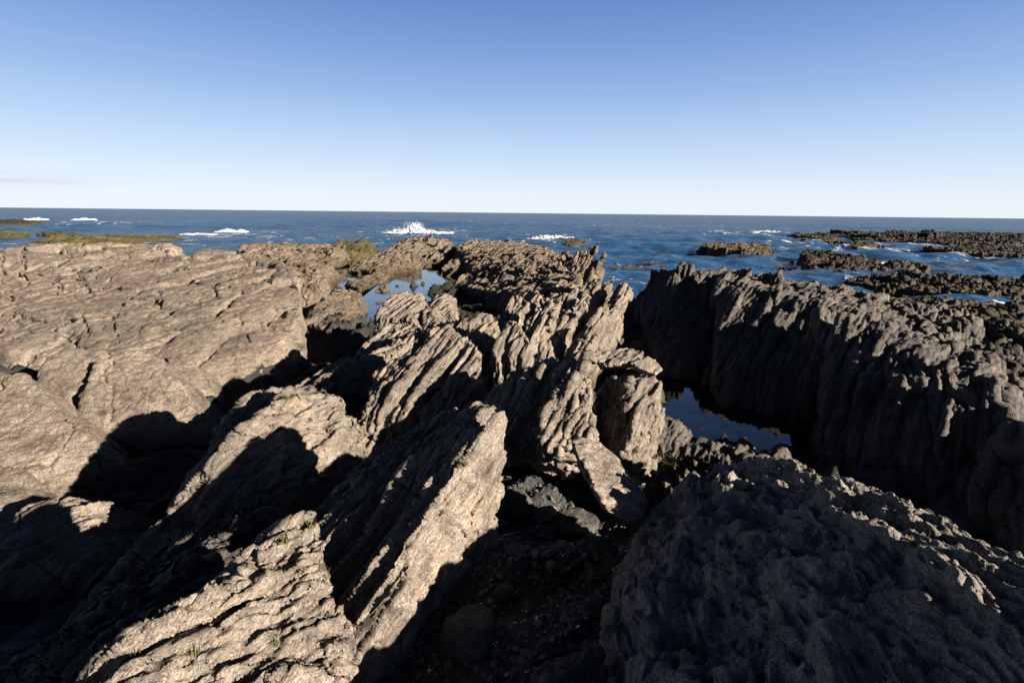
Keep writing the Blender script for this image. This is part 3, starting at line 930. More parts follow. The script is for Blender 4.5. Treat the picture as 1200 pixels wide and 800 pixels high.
def left_rocks():
    kw = dict(fr=FR_LEFT, flake=0.006, lump=0.045, crack=0.014, grain=0.010)
    L1 = [[Q(0, 345, 11.5), Q(60, 330, 12.5), Q(150, 312, 13.2), Q(250, 306, 13.0), Q(328, 307, 12.0), Q(345, 316, 11.0), Q(354, 340, 9.6), Q(352, 370, 8.6), Q(334, 395, 7.9), Q(300, 418, 7.4), Q(240, 436, 7.0), Q(190, 420, 7.1),
           Q(90, 400, 7.6), Q(0, 410, 7.4), Q(-80, 420, 7.4), Q(260, 360, 8.6), Q(150, 372, 8.4), Q(60, 372, 8.6), Vector((-3.4, 8.0, .5)), Vector((-4.2, 6.9, .6)), Vector((-8, 7.0, .6)), Vector((-10, 11, .6)), Vector((-6.2, 13.5, .3)), Vector((-4.8, 11, .3))]]
    rock('rock_outcrop', 'massive rounded sunlit rock with a blunt nose, largest on the left side', 'rock outcrop', L1, 0.022, M_LEFT, S=1.3, sm=4, seed=41, vr=(1.5, 1.1, .42, .085, .05), cuts=((96, 370, 106, 398, 1.8, 0.099), (132, 375, 139, 402, 1.8, 0.088), (186, 344, 180, 358, 2.4, 0.14), (253, 366, 284, 344, 2.4, 0.12), (253, 366, 262, 380, 1.8, 0.083), (60, 326, 72, 338, 4.8, 0.17), (92, 330, 106, 345, 4.8, 0.17), (0, 352, 120, 338, 1.8, 0.066), (280, 372, 292, 400, 1.8, 0.066), (300, 330, 340, 322, 1.5, 0.055), (0, 395, 20, 398, 2.4, 0.083), (230, 340, 300, 332, 1.5, 0.055), (150, 352, 182, 350, 1.5, 0.055), (248, 335, 254, 348, 2.4, 0.083)), **kw)
    L2 = [[Q(85, 500, 5.3), Q(110, 425, 5.9), Q(150, 412, 6.1), Q(185, 412, 6.2), Q(197, 430, 6.0), Q(200, 450, 5.8), Q(140, 490, 5.4), Q(90, 520, 5.1), Q(120, 520, 5.2), Vector((-3.4, 5.6, .7)), Vector((-4.8, 5.0, .7)), Vector((-5.6, 6.4, .7)), Vector((-4, 6.8, .7))]]
    rock('rock_block', 'rounded sunlit block with a smooth face, third from the left edge', 'rock', L2, 0.014, M_LEFT, sm=5, seed=42, vr=(.9, .7, .4, .03, .04), cuts=((132, 424, 110, 432, 1.2, 0.033), (178, 433, 172, 442, 1.2, 0.028), (160, 411, 150, 421, 1.2, 0.028)), **kw)
    L3 = [[Q(45, 455, 5.7), Q(55, 420, 6.0), Q(85, 406, 6.2), Q(125, 410, 6.2), Q(108, 425, 6.0), Q(80, 470, 5.6), Q(78, 485, 5.5), Vector((-4.6, 5.7, .7)), Vector((-5.8, 5.4, .7)), Vector((-6.2, 6.8, .7)), Vector((-5, 7, .7))]]
    rock('rock_block', 'narrow sunlit block wedged between two larger blocks on the left', 'rock', L3, 0.016, M_LEFT, sm=6, seed=43, **kw)
    L4 = [[Q(-60, 440, 5.4), Q(0, 434, 5.5), Q(28, 440, 5.4), Q(60, 470, 5.1), Q(95, 500, 4.8), Q(60, 535, 4.5), Q(25, 560, 4.2), Q(0, 585, 4.0), Q(-80, 600, 3.8), Vector((-3.6, 4.6, .6)), Vector((-4.2, 3.7, .6)), Vector((-7, 4, .6)), Vector((-6.5, 6, .7)), Vector((-4.6, 5.6, .7))]]
    rock('rock_block', 'broad slanting sunlit block cut off by the left edge of the picture', 'rock', L4, 0.014, M_LEFT, sm=5, seed=44, vr=(.9, .7, .4, .03, .04), **kw)
    L5 = [[Q(195, 440, 6.4), Q(197, 418, 6.8), Q(215, 414, 6.9), Q(236, 430, 6.7), Q(225, 445, 6.4), Vector((-4.6, 6.3, .8)), Vector((-3.9, 6.4, .8)), Vector((-4.2, 7.2, .8)), Vector((-4.8, 7.1, .8))]]
    rock('rock_block', 'small sunlit block tucked under the massive rounded rock on the left', 'rock', L5, 0.014, M_LEFT, sm=5, seed=45, **kw)
    L4b = [[Q(-30, 580, 3.9), Q(0, 545, 4.2), Q(22, 548, 4.2), Q(22, 585, 3.9), Q(0, 600, 3.7), Vector((-3.6, 3.9, .8)), Vector((-4.4, 3.4, .8)), Vector((-5, 4.2, .8))]]
    rock('rock_block', 'small grey block at the left edge under the broad slanting block', 'rock', L4b, 0.012, M_LEFT, sm=4, seed=46, **kw)
    lo = [[Q(-40, 650, 3.1), Q(0, 620, 3.3), Q(50, 590, 3.6), Q(106, 592, 3.5), Q(60, 620, 3.2), Q(0, 645, 3.0), Vector((-2.4, 3.1, .8)), Vector((-3.8, 2.6, .8)), Vector((-3.6, 3.9, .8)), Vector((-2.6, 3.7, .8))]]
    rock('rock_ledge', 'low striated sunlit ledge at the left edge, below the blocks', 'rock', lo, 0.01, M_MAIN, flake=.05, lump=.04, sm=3, seed=47)
    # ledges behind
    L6 = [[Q(-60, 350, 14.5), Q(0, 335, 15), Q(60, 320, 16), Q(180, 303, 18), Q(235, 300, 17), Q(230, 312, 14.5), Q(110, 335, 13.2), Q(60, 345, 12.6), Vector((-13, 12.5, .4)), Vector((-8, 13, .4)), Vector((-9, 18.5, .2)), Vector((-19, 18, .4))]]
    rock('rock_ledge', 'stepped sunlit ledge with dark cracks behind the massive rounded rock', 'rock', L6, 0.035, M_LEFT, fr=FR_LEFT, S=2.0, flake=.012, lump=.05, blk=0, crack=.03, sm=3, seed=48, vr=(2.0, 1.4, .5, .20, .06), cuts=((62, 320, 70, 332, 3.6, 0.19), (90, 330, 106, 340, 3.6, 0.19), (130, 322, 145, 312, 1.8, 0.14), (40, 312, 100, 308, 1.5, 0.11), (120, 316, 200, 308, 1.5, 0.11)))
    L7 = [[Q(-60, 295, 21), Q(0, 295, 21), Q(40, 288, 22), Q(120, 285, 23), Q(200, 286, 23), Q(210, 297, 21), Q(195, 300, 19.5), Q(110, 306, 18.6), Q(60, 318, 17.2), Q(0, 320, 17), Q(-60, 322, 17),
           Vector((-18, 17, .2)), Vector((-13, 18.5, .2)), Vector((-12, 22.5, -.2)), Vector((-24, 23, -.2))]]
    rock('rock_shelf', 'long flat-topped sunlit rock shelf at the sea edge on the left', 'rock', L7, 0.04, M_LEFT, fr=FR_LEFT, S=2.8, flake=.012, lump=.04, blk=0, crack=.03, sm=3, seed=49, vr=(2.2, 1.6, .8, .22, .07), cuts=((97, 288, 99, 300, 1.8, 0.28), (121, 289, 123, 301, 1.5, 0.22), (25, 296, 29, 318, 3, 0.33), (0, 298, 3, 320, 2.4, 0.33), (68, 312, 82, 302, 2.4, 0.22), (150, 290, 156, 300, 1.2, 0.17), (185, 290, 200, 298, 1.8, 0.17)))
    L8 = [[Q(215, 305, 17), Q(225, 295, 18), Q(245, 291, 18.5), Q(270, 293, 18.5), Q(284, 303, 17), Q(270, 312, 15.5), Q(230, 312, 15.5), Vector((-10.5, 15.5, .2)), Vector((-8, 15.5, .2)), Vector((-8.5, 19, -.2)), Vector((-11.5, 19, -.2))]]
    rock('rock_block', 'low rounded sunlit rock at the sea edge right of the flat shelf', 'rock', L8, 0.035, M_LEFT, S=1.6, sm=3, seed=50, vr=(1.2, .9, .5, .10, .06), **kw)
    L9 = [[Q(279, 300, 28), Q(284, 287, 30), Q(320, 285, 31), Q(380, 286, 31), Q(395, 290, 30), Q(398, 303, 27), Q(370, 312, 25), Q(300, 318, 23), Vector((-11.5, 23, 0)), Vector((-8.6, 25, 0)), Vector((-9.5, 32, -.3)), Vector((-16, 31, -.3))],
          [Q(330, 335, 15.5), Q(340, 318, 18), Q(385, 310, 22), Q(370, 330, 17), Vector((-6.0, 16, 0)), Vector((-7.5, 17, 0)), Vector((-9.5, 23, 0)), Vector((-7.0, 22, 0))]]
    for k in range(9):
        t = Q(290 + k * 12, 290 + random.uniform(-2, 4), 28.5 - abs(k - 4) * .2)
        L9.append(blade(t.x, t.y, .1, t.z, 1.5, 1.0, lean=.15, rise=.1, tip=.3, az=30, jr=.2))
    rock('rock_outcrop', 'brown blocky outcrop at the sea edge left of the narrow inlet', 'rock outcrop', L9, 0.04, M_FAR, fr=FR_FAR, S=1.3, flake=.035, lump=.05, sm=1, seed=51, vr=(1., .7, .45, .14, .1))
    La = [[Q(390, 290, 32), Q(400, 283, 33), Q(425, 281, 34), Q(434, 286, 34), Q(436, 292, 32), Q(420, 298, 31), Q(396, 296, 31), Vector((-11, 30.5, -.3)), Vector((-8.8, 30.5, -.3)), Vector((-8.6, 35, -.3)), Vector((-11.6, 35, -.3))]]
    rock('weedy_rock', 'yellow-green weed covered rock at the end of the brown blocky outcrop', 'rock', La, 0.045, M_WEED, S=1.6, flake=.07, lump=.08, sm=2, seed=52)
    # low rocks round the pools
    for k, (pts, lab) in enumerate((
            ([Q(356, 380, 11.4), Q(372, 356, 13.2), Q(395, 338, 15.6), Q(420, 342, 15.8), Q(429, 360, 13.8), Q(420, 376, 12), Q(390, 386, 11.2)], 'low rounded brown rock left of the sky-blue tide pool'),
            ([Q(405, 334, 19), Q(425, 324, 20.3), Q(450, 317, 22), Q(461, 319, 22), Q(447, 330, 19.6), Q(420, 337, 18.3)], 'narrow brown rock strip between the two tide pools'),
            ([Q(352, 338, 13.4), Q(362, 322, 14.8), Q(378, 318, 15.6), Q(384, 324, 15), Q(370, 336, 13.6)], 'small orange-brown rock in the crevice beside the massive rounded rock'),
            ([Q(438, 340, 17.3), Q(445, 335, 18), Q(456, 336, 18), Q(454, 340, 17.4)], 'tiny rock standing in the sky-blue tide pool'),
            ([Q(410, 318, 23.5), Q(416, 308, 25), Q(435, 300, 26.5), Q(455, 293, 27), Q(475, 297, 26), Q(482, 308, 23.5), Q(450, 317, 22.5)], 'jagged low rock between the inlet and the pools'))):
        zb = 0.0
        hs = [based(pts, zb, 1.02)]
        if k == 4:
            for (px, py, y) in ((425, 305, 25.5), (440, 299, 26), (456, 293, 26.5), (468, 296, 25.5), (476, 302, 24.5), (450, 304, 24)):
                t = Q(px, py, y)
                hs.append(blade(t.x - .3, t.y, 0, t.z, 1.4, .8, lean=.25, rise=.15, tip=.4))
        rock('shore_rock', lab, 'rock', hs, 0.026, M_FAR, S=1.1, flake=.035, lump=.05, sm=2, seed=60 + k, vr=(.6, .4, .22, .06, .1))
    for k, (pts, lab) in enumerate((([Q(500, 342, 17.5), Q(512, 334, 18.6), Q(545, 332, 19), Q(592, 344, 17), Q(590, 358, 14.6), Q(540, 356, 15), Q(508, 350, 16)], 'dark rock shelf at the right side of the sky-blue pool'),  # low dark rocks covering the right part of the pool
                                    ([Q(500, 365, 12.8), Q(520, 356, 13.6), Q(560, 358, 13.4), Q(590, 366, 12), Q(560, 374, 11.4), Q(515, 374, 11.4)], 'low dark rock between the sky-blue pool and the pointed ridge block'))):
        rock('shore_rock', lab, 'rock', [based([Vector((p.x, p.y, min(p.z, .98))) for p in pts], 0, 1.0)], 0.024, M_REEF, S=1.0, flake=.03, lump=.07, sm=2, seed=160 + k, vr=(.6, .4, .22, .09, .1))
    # pointed stones before the pool
    N1 = [[Q(440, 372, 8.4), Q(462, 346, 9.0), Q(475, 342, 9.1), Q(494, 344, 9.1), Q(495, 360, 8.7), Q(485, 374, 8.3), Vector((-2.4, 8.2, .7)), Vector((-1.3, 8.2, .7)), Vector((-1.3, 9.5, .7)), Vector((-2.2, 9.5, .7))]]
    rock('rock_block', 'striated pointed sunlit rock standing in front of the sky-blue tide pool', 'rock', N1, 0.015, M_MAIN, flake=.05, lump=.04, sm=3, seed=66)
    N2 = [[Q(497, 368, 8.4), Q(500, 355, 8.9), Q(520, 347, 9.1), Q(530, 356, 8.9), Q(532, 368, 8.4), Vector((-1.4, 8.3, .7)), Vector((-.7, 8.3, .7)), Vector((-.8, 9.4, .7)), Vector((-1.4, 9.4, .7))]]
    rock('rock_block', 'low broken rock right of the striated pointed rock', 'rock', N2, 0.015, M_MAIN, flake=.06, lump=.07, sm=3, seed=67)
    N3 = [[Q(495, 384, 7.5), Q(502, 369, 7.9), Q(512, 366, 8.0), Q(516, 376, 7.8), Q(515, 386, 7.4), Vector((-1.25, 7.4, .8)), Vector((-.85, 7.4, .8)), Vector((-.9, 8.3, .8)), Vector((-1.2, 8.3, .8))]]
    rock('rock_block', 'small pointed sunlit stone between the pointed rock and the ridge', 'rock', N3, 0.014, M_MAIN, flake=.04, lump=.04, sm=3, seed=68)


def far_ridge():
    H = [[Q(455, 293, 32), Q(463, 287, 34), Q(472, 281, 36), Q(490, 279, 37), Q(525, 281, 37), Q(532, 289, 34), Q(520, 305, 28), Q(478, 303, 27.5), Vector((-6.5, 27, -.2)), Vector((-3, 26, -.2)), Vector((-3.5, 38, -.5)), Vector((-9, 38, -.5))],
         [Q(535, 289, 31), Q(552, 282, 34), Q(600, 283, 32), Q(632, 290, 28), Q(660, 301, 20), Q(640, 328, 15.5), Q(560, 324, 19.5), Vector((-2.5, 21, 0)), Vector((1.6, 15, -.2)), Vector((2.2, 20, -.4)), Vector((2, 33, -.5)), Vector((-3.6, 34, -.5))],
         [Q(520, 332, 20.5), Q(560, 331, 18.5), Q(640, 332, 14.5), Q(665, 318, 15.5), Q(680, 322, 13.5), Q(680, 340, 12), Q(640, 356, 11.5), Q(600, 345, 13), Q(560, 336, 16.5), Vector((-1.6, 17.5, .2)), Vector((.3, 11.5, 0)), Vector((1.9, 12, -.2)), Vector((2, 16.5, -.4)), Vector((-2.6, 21, 0))]]
    bl = ((463, 286, 32, 1.6, .8), (472, 280, 34, 1.6, .8), (485, 279, 34, 1.6, .8), (505, 281, 33, 1.5, .8), (520, 284, 31, 1.5, .7), (545, 284, 31, 1.5, .7), (560, 286, 29, 1.5, .7), (580, 283, 30, 1.4, .7), (600, 282, 30, 1.4, .7),
          (620, 287, 26, 1.4, .7), (640, 291, 22, 1.2, .6), (655, 294, 19, 1.2, .5), (668, 292, 17.5, 1.1, .5), (678, 300, 15, 1, .45), (500, 297, 28.5, 1.5, .7), (530, 303, 24, 1.4, .7), (560, 303, 22, 1.3, .7), (590, 302, 20, 1.3, .6),
          (615, 305, 17.5, 1.2, .6), (640, 309, 15.6, 1.1, .5), (660, 313, 13.6, 1, .45), (680, 318, 12, .9, .4), (520, 312, 22.5, 1.4, .7), (545, 319, 19, 1.2, .6), (575, 321, 17, 1.1, .5), (605, 326, 14.4, 1.1, .5), (630, 331, 12.6, 1, .5), (605, 342, 12.2, .9, .4),
          (540, 295, 26, 1.3, .6), (610, 294, 22, 1.3, .6), (575, 294, 24, 1.3, .6), (580, 335, 14.6, .9, .4))
    for (px, py, y, ln, th) in bl:
        for q_ in range(2):
            t = Q(px + random.uniform(-9, 9), py + random.uniform(-3, 6), y + random.uniform(-.5, .5))
            H.append(blade(t.x - .3, t.y - .3, 0.0, t.z, ln * .85, th * .7, lean=.25, rise=.2, tip=.5, az=40 + random.uniform(-12, 12), jr=.22))
    rock('rock_ridge', 'long jagged brown ridge of tilted blades running out to the sea', 'rock outcrop', H, 0.032, M_FAR, fr=FR_FAR, S=1.3, flake=.035, lump=.03, blk=0, crack=.03, sm=1, seed=71, vr=(.9, .5, .28, .10, .12))
    D = []
    for (px, py, y, ln, th, ti) in ((705, 336, 8.9, 1.0, .40, .3), (690, 332, 9.3, 1.0, .40, .35), (675, 325, 9.9, 1.0, .4, .4), (655, 340, 8.6, 1.1, .4, .4), (640, 345, 8.2, 1.1, .38, .45), (665, 350, 7.9, 1.0, .35, .4), (690, 352, 7.9, .9, .35, .3),
                                    (622, 352, 7.7, 1.0, .36, .45), (605, 340, 8.8, 1.0, .35, .5), (590, 348, 8.3, 1.0, .3, .5), (612, 365, 7.0, .9, .3, .5), (672, 380, 6.7, .9, .3, .4), (645, 365, 7.2, .9, .32, .4)):
        t = Q(px, py, y)
        D.append(blade(t.x - .42, t.y - .35, .5, t.z, ln, th, lean=.22, rise=.22, tip=ti, az=38, jr=.12))
    rock('rock_outcrop', 'cluster of big tilted sunlit plates at the near right end of the jagged ridge', 'rock outcrop', D, 0.017, M_MAIN, S=1.1, flake=.04, lump=.02, crack=.03, sm=1, seed=72, vr=(.8, .3, .13, .045, .12))


def reef(name, label, pts, zb, vox, S, mat, seed, n_bl=0, hgt=.5, flare=1.05, **k):
    hs = [based([Vector((p.x, p.y, p.z * .75)) for p in pts], zb, flare)]
    ys = [p.y for p in pts]
    c = sum(pts, Vector()) / len(pts)
    for _ in range(n_bl):
        a, b, d = random.random(), random.random(), random.random()
        s = a + b + d
        p = (random.choice(pts) * a + random.choice(pts) * b + random.choice(pts) * d) / s
        sz = random.uniform(.3, .9) * S * 1.0
        h = []
        zt = p.z * .7 + random.uniform(-.35, .6) * hgt
        for _k in range(9):
            h.append(Vector((p.x + random.uniform(-1, 1) * sz * 1.3, p.y + random.uniform(-1, 1) * sz, zt - random.random() ** 2 * sz)))
        hs.append(based(h, zb, 1.0))
    return rock(name, label, 'reef' if 'reef' in name else 'rock', hs, vox, mat, fr=FR_FAR, S=S, seed=seed, flake=.03, lump=.06, blk=0, crack=.02, sm=1, vr=(.9, .6, .4, .14, .12), **k)


def reefs():
    z = 0.35
    reef('reef', 'long low reef with yellow weed beyond the flat shelf on the left', [G(38, 283, .2), G(60, 276, .6), G(120, 276, .7), G(180, 276, .5), G(213, 277, .2), G(205, 280, .2), G(120, 283, .35), G(80, 284, .3)], -.6, .09, 2.4, M_WEED, 80, 6, .35)
    reef('reef', 'short dark reef at the far left edge beyond the yellow weed reef', [G(-20, 270, .5), G(20, 270, .6), G(34, 273, .3), G(20, 277, .2), G(-20, 277, .3)], -.6, .09, 2.4, M_WEED, 81, 3, .3)
    reef('reef', 'thin dark reef sliver between the short reef and the yellow weed reef', [G(42, 273, .3), G(60, 271.5, .5), G(84, 272, .3), G(70, 274.5, .2)], -.6, .09, 2.4, M_REEF, 82, 2, .2)
    reef('reef', 'most distant reef at the far left, with surf breaking on its right', [G(-20, 257, .9), G(20, 256.5, 1.0), G(56, 260, .4), G(30, 263, .2), G(-20, 264, .3)], -.6, .16, 3, M_REEF, 83, 4, .5)
    reef('reef', 'small dark reef in the surf right of the jagged ridge', [G(650, 281, .2), G(660, 278.5, .5), G(680, 279, .5), G(689, 284, .2), G(670, 288, .2)], -.6, .07, 1.8, M_REEF, 84, 4, .35)
    reef('reef_island', 'flat-topped rock islet standing alone in the sea before the far reef', [Q(826, 283.5, 49), Q(842, 282, 51), Q(885, 283, 51), Q(902, 285, 49), Q(902, 289, 44), Q(880, 290, 42.5), Q(840, 288.5, 44), Q(828, 287, 46)], -.6, .05, 1.6, M_FAR, 85, 6, .1)
    reef('reef', 'middle dark reef with green weed on the right, curving round a pool with its white reflection drawn as foam', [G(937, 303, .3), G(942, 291, .8), G(965, 290, .9), G(1000, 296, .8), G(1030, 303, .6), G(1040, 315, .3), G(990, 318, .3), G(950, 312, .3)], -.6, .055, 1.4, M_REEF, 86, 14, .6)
    reef('reef', 'low dark reef lobe between the pool with the drawn white reflection and the open water on the right', [G(1035, 306, .5), G(1045, 302, .8), G(1075, 302, .8), G(1088, 312, .3), G(1060, 318, .3), G(1040, 315, .3)], -.6, .055, 1.4, M_REEF, 87, 6, .4)
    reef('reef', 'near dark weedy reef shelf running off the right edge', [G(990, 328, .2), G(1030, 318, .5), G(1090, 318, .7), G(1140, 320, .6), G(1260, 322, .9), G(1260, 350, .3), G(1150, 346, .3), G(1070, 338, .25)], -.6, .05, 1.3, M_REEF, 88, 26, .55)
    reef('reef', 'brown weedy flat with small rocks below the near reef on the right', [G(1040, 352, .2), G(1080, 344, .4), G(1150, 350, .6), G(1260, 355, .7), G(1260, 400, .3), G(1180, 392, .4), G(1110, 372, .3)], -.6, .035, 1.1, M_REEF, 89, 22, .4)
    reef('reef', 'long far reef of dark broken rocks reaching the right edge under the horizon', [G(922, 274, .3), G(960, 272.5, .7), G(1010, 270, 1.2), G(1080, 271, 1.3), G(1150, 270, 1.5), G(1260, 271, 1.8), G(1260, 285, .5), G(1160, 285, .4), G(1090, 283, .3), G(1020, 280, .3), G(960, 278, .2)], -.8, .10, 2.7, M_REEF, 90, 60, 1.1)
    reef('reef', 'small dark block in the water in front of the long far reef', [G(985, 286, .3), G(990, 280, .8), G(1025, 281, .8), G(1027, 287, .3), G(1005, 289, .3)], -.6, .06, 1.4, M_REEF, 91, 4, .3)
    reef('reef', 'tiny dark rocks in the surf left of the long far reef', [G(950, 280, .3), G(960, 277, .5), G(980, 278, .4), G(975, 284, .2)], -.6, .08, 1.6, M_REEF, 92, 4, .3)
    reef('reef', 'dark bouldery reef tongue at the right edge before the long far reef', [G(1090, 290, .3), G(1130, 285, .7), G(1180, 286, .8), G(1260, 287, .9), G(1260, 300, .3), G(1150, 296, .3)], -.6, .07, 1.8, M_REEF, 93, 16, .5)


# ------------------------------------------------------------------ tide pools
def pool(pix, z, mat=None):
    pts = [G(px, py, z) for px, py in pix]
    bm = bmesh.new()
    bm.faces.new([bm.verts.new(p) for p in pts])
    bmesh.ops.recalc_face_normals(bm, faces=bm.faces)
    for f in bm.faces:
        if f.normal.z < 0:
            f.normal_flip()
    me = bpy.data.meshes.new('tide_pool')
    bm.to_mesh(me)
    bm.free()
    o = link_mesh('tide_pool', me, mat or M_POOL)
    recentre(o)
    tag(o, kind='structure')


main_rocks()
right_rocks()
left_rocks()
far_ridge()
reefs()
pool([(400, 385), (420, 352), (440, 336), (455, 316), (500, 316), (600, 330), (600, 366), (500, 372)], .72, M_SKYPOOL)
pool([(365, 345), (372, 334), (395, 316), (425, 312), (425, 328), (395, 345)], .60, M_SKYPOOL)
pool([(760, 440), (800, 440), (930, 500), (940, 545), (770, 530)], .78)


# ------------------------------------------------------------------ small things
def find(px, py):
    """where the sight line through a photo pixel meets the rocks"""
    dg = bpy.context.evaluated_depsgraph_get()
    hit, loc, nor, _, ob, _ = sc.ray_cast(dg, Vector((0, 0, CAM_Z)), ray(px, py).normalized())
    return loc, nor, ob


def stone(px, py, w_, h_, label, mat, seed, name='stone', cat='stone', d_=None, group=None, sink=.3):
    loc, nor, ob = find(px, py + h_ * 0.35)
    k = (loc - Vector((0, 0, CAM_Z))).dot(_fw) / 600
    a, b = w_ * k / 2, h_ * k / 2
    g = np.random.default_rng(seed)
    pts = []
    for _ in range(22):
        v = g.normal(size=3)
        v /= np.linalg.norm(v)
        pts.append(loc + Vector((v[0] * a, v[1] * (d_ or a) * .9, (v[2] + 1 - 2 * sink) * b)))
    return rock(name, label, cat, [pts], max(.004, a / 22), mat, fr=FR_LEFT, S=max(.25, a * 2.5), flake=.02, lump=.05, crack=0, grain=.008, sm=3, seed=seed, group=group)


def debris(name, mat, n, box, smin, smax, flat, seed):
    g = np.random.default_rng(seed)
    bm = bmesh.new()
    bmesh.ops.create_icosphere(bm, subdivisions=1, radius=1)
    tv = np.array([v.co[:] for v in bm.verts], np.float32)
    tf = np.array([[v.index for v in f.verts] for f in bm.faces], np.int32)
    bm.free()
    x = g.uniform(box[0], box[1], n)
    y = g.uniform(box[2], box[3], n)
    z = ground_h(x, y) if n else x
    sz = smin * (smax / smin) ** (g.random(n) ** 2.2)
    V = tv[None] * g.uniform(.6, 1.25, (n, len(tv), 1)) * sz[:, None, None] * np.stack([g.uniform(.7, 1.4, n), g.uniform(.7, 1.3, n), g.uniform(.45, .9, n) * flat], 1)[:, None, :]
    th = g.uniform(0, 6.28, n)
    tl = g.normal(size=n) * .35
    c_, s_ = np.cos(th), np.sin(th)
    X = V[..., 0] * c_[:, None] - V[..., 1] * s_[:, None]
    Yv = V[..., 0] * s_[:, None] + V[..., 1] * c_[:, None]
    Zv = V[..., 2] + X * tl[:, None]
    co = np.stack([X + x[:, None], Yv + y[:, None], Zv + (z + sz * .2 * flat)[:, None]], -1).reshape(-1, 3)
    F = (tf[None] + (np.arange(n) * len(tv))[:, None, None]).reshape(-1, 3)
    me = bpy.data.meshes.new(name)
    me.from_pydata(co.tolist(), [], F.tolist())
    o = link_mesh(name, me, mat)
    recentre(o)
    tag(o, kind='stuff')
    return o


debris('gravel', M_PEB, 14000, (-0.75, 1.3, 1.0, 4.1), .004, .022, .9, 5)
debris('rubble', M_PEB, 500, (-0.7, 1.5, 1.0, 4.4), .016, .045, .8, 8)
debris('shell_fragments', M_SHELL, 700, (-0.5, 0.75, 1.1, 3.3), .003, .011, .35, 6)
stone(552, 730, 78, 64, 'rounded dark boulder half sunk in the shaded gravel at the bottom', M_RIGHT, 100, 'boulder', 'boulder')
stone(640, 600, 34, 22, 'small sunlit stone lying in the hollow left of the leaning flat boulder', M_MAIN, 101)
stone(672, 612, 70, 16, 'thin dark slate slab lying flat below the leaning flat boulder', M_RIGHT, 102, sink=.2)
stone(700, 640, 46, 20, 'dark flat stone between the gravel and the ribbed rock hump', M_RIGHT, 103)
stone(781, 566, 14, 6, 'small pale stone at the top corner of the ribbed rock hump', M_LEFT, 104)
stone(646, 660, 14, 10, 'small orange-brown stone lying on the dark gravel', simple_mat('ochre_stone', (.22, .10, .035), .7, .3, 30), 105)
stone(590, 690, 30, 16, 'grey pebble in the middle of the shaded gravel', M_RIGHT, 106)
stone(690, 665, 34, 22, 'dark angular stone at the right edge of the gravel', M_RIGHT, 107)
stone(600, 585, 50, 26, 'dark stone in the black recess under the second wedge slab', M_RIGHT, 108)


def stick(p, q, r, label, mat, group):
    p, q = Vector(p), Vector(q)
    d = (q - p).normalized()
    u = d.orthogonal().normalized()
    v = d.cross(u)
    bm = bmesh.new()
    rings = []
    for i in range(9):
        t = i / 8
        c = p.lerp(q, t) + u * math.sin(t * 5) * r * .8 + v * math.cos(t * 3.3) * r * .5
        rr = r * (1 - .45 * t) * (1 + .15 * math.sin(t * 17))
        rings.append([bm.verts.new(c + (u * math.cos(k * math.pi / 4) + v * math.sin(k * math.pi / 4)) * rr) for k in range(8)])
    for i in range(8):
        for k in range(8):
            bm.faces.new((rings[i][k], rings[i][(k + 1) % 8], rings[i + 1][(k + 1) % 8], rings[i + 1][k]))
    bm.faces.new(rings[0][::-1])
    bm.faces.new(rings[8])
    bmesh.ops.recalc_face_normals(bm, faces=bm.faces)
    me = bpy.data.meshes.new('driftwood_stick')
    bm.to_mesh(me)
    bm.free()
    me.polygons.foreach_set('use_smooth', np.ones(len(me.polygons), bool))
    o = link_mesh('driftwood_stick', me, mat)
    recentre(o)
    tag(o, label, 'stick', group)


M_TWIG = simple_mat('red_brown_twig', (.12, .055, .03), .7, .3, 40)
for (a, b, r, lab, mt_) in (((588, 630), (611, 624), .005, 'pale driftwood stick, upper of the two on the gravel', M_WOOD), ((584, 634), (612, 631), .004, 'pale driftwood stick, lower of the two on the gravel', M_WOOD),
                            ((580, 610), (600, 616), .005, 'red-brown twig lying above the pale sticks', M_TWIG), ((579, 622), (596, 613), .004, 'short red-brown twig crossing the longer red-brown one', M_TWIG)):
    pa, pb = find(*a)[0], find(*b)[0]
    stick(pa + Vector((0, 0, .012)), pb + Vector((0, 0, .014)), r, lab, mt_, 'driftwood on the gravel')


def tuft(px, py, h, n, label, seed, mat=None, spread=.5):
    loc, nor, ob = find(px, py)
    if loc.length < .01:
        return
    g = np.random.default_rng(seed)
    bm = bmesh.new()
    for _ in range(n):
        a = g.uniform(0, 6.28)
        o_ = Vector((math.cos(a), math.sin(a), 0))
        sd_ = Vector((-o_.y, o_.x, 0))
        hh = h * .62 * g.uniform(.4, 1.1)
        le = g.uniform(.15, 1.0) * spread * 1.6
        b_ = loc + o_ * g.uniform(0, h * .35) - nor * .01
        w_ = h * .035
        prev = None
        for i in range(5):
            t = i / 4
            c = b_ + Vector((0, 0, hh * t * (1 - .25 * t * le))) + o_ * hh * le * t * t
            ww = w_ * (1 - t) + .0004
            pr = (bm.verts.new(c - sd_ * ww), bm.verts.new(c + o_ * ww * .5), bm.verts.new(c + sd_ * ww))
            if prev:
                bm.faces.new((prev[0], prev[1], pr[1], pr[0]))
                bm.faces.new((prev[1], prev[2], pr[2], pr[1]))
            prev = pr
    me = bpy.data.meshes.new('grass_tuft')
    bm.to_mesh(me)
    bm.free()
    o = link_mesh('grass_tuft', me, mat or M_GRASS)
    recentre(o)
    tag(o, label, 'grass', 'grass tufts growing on the rocks')


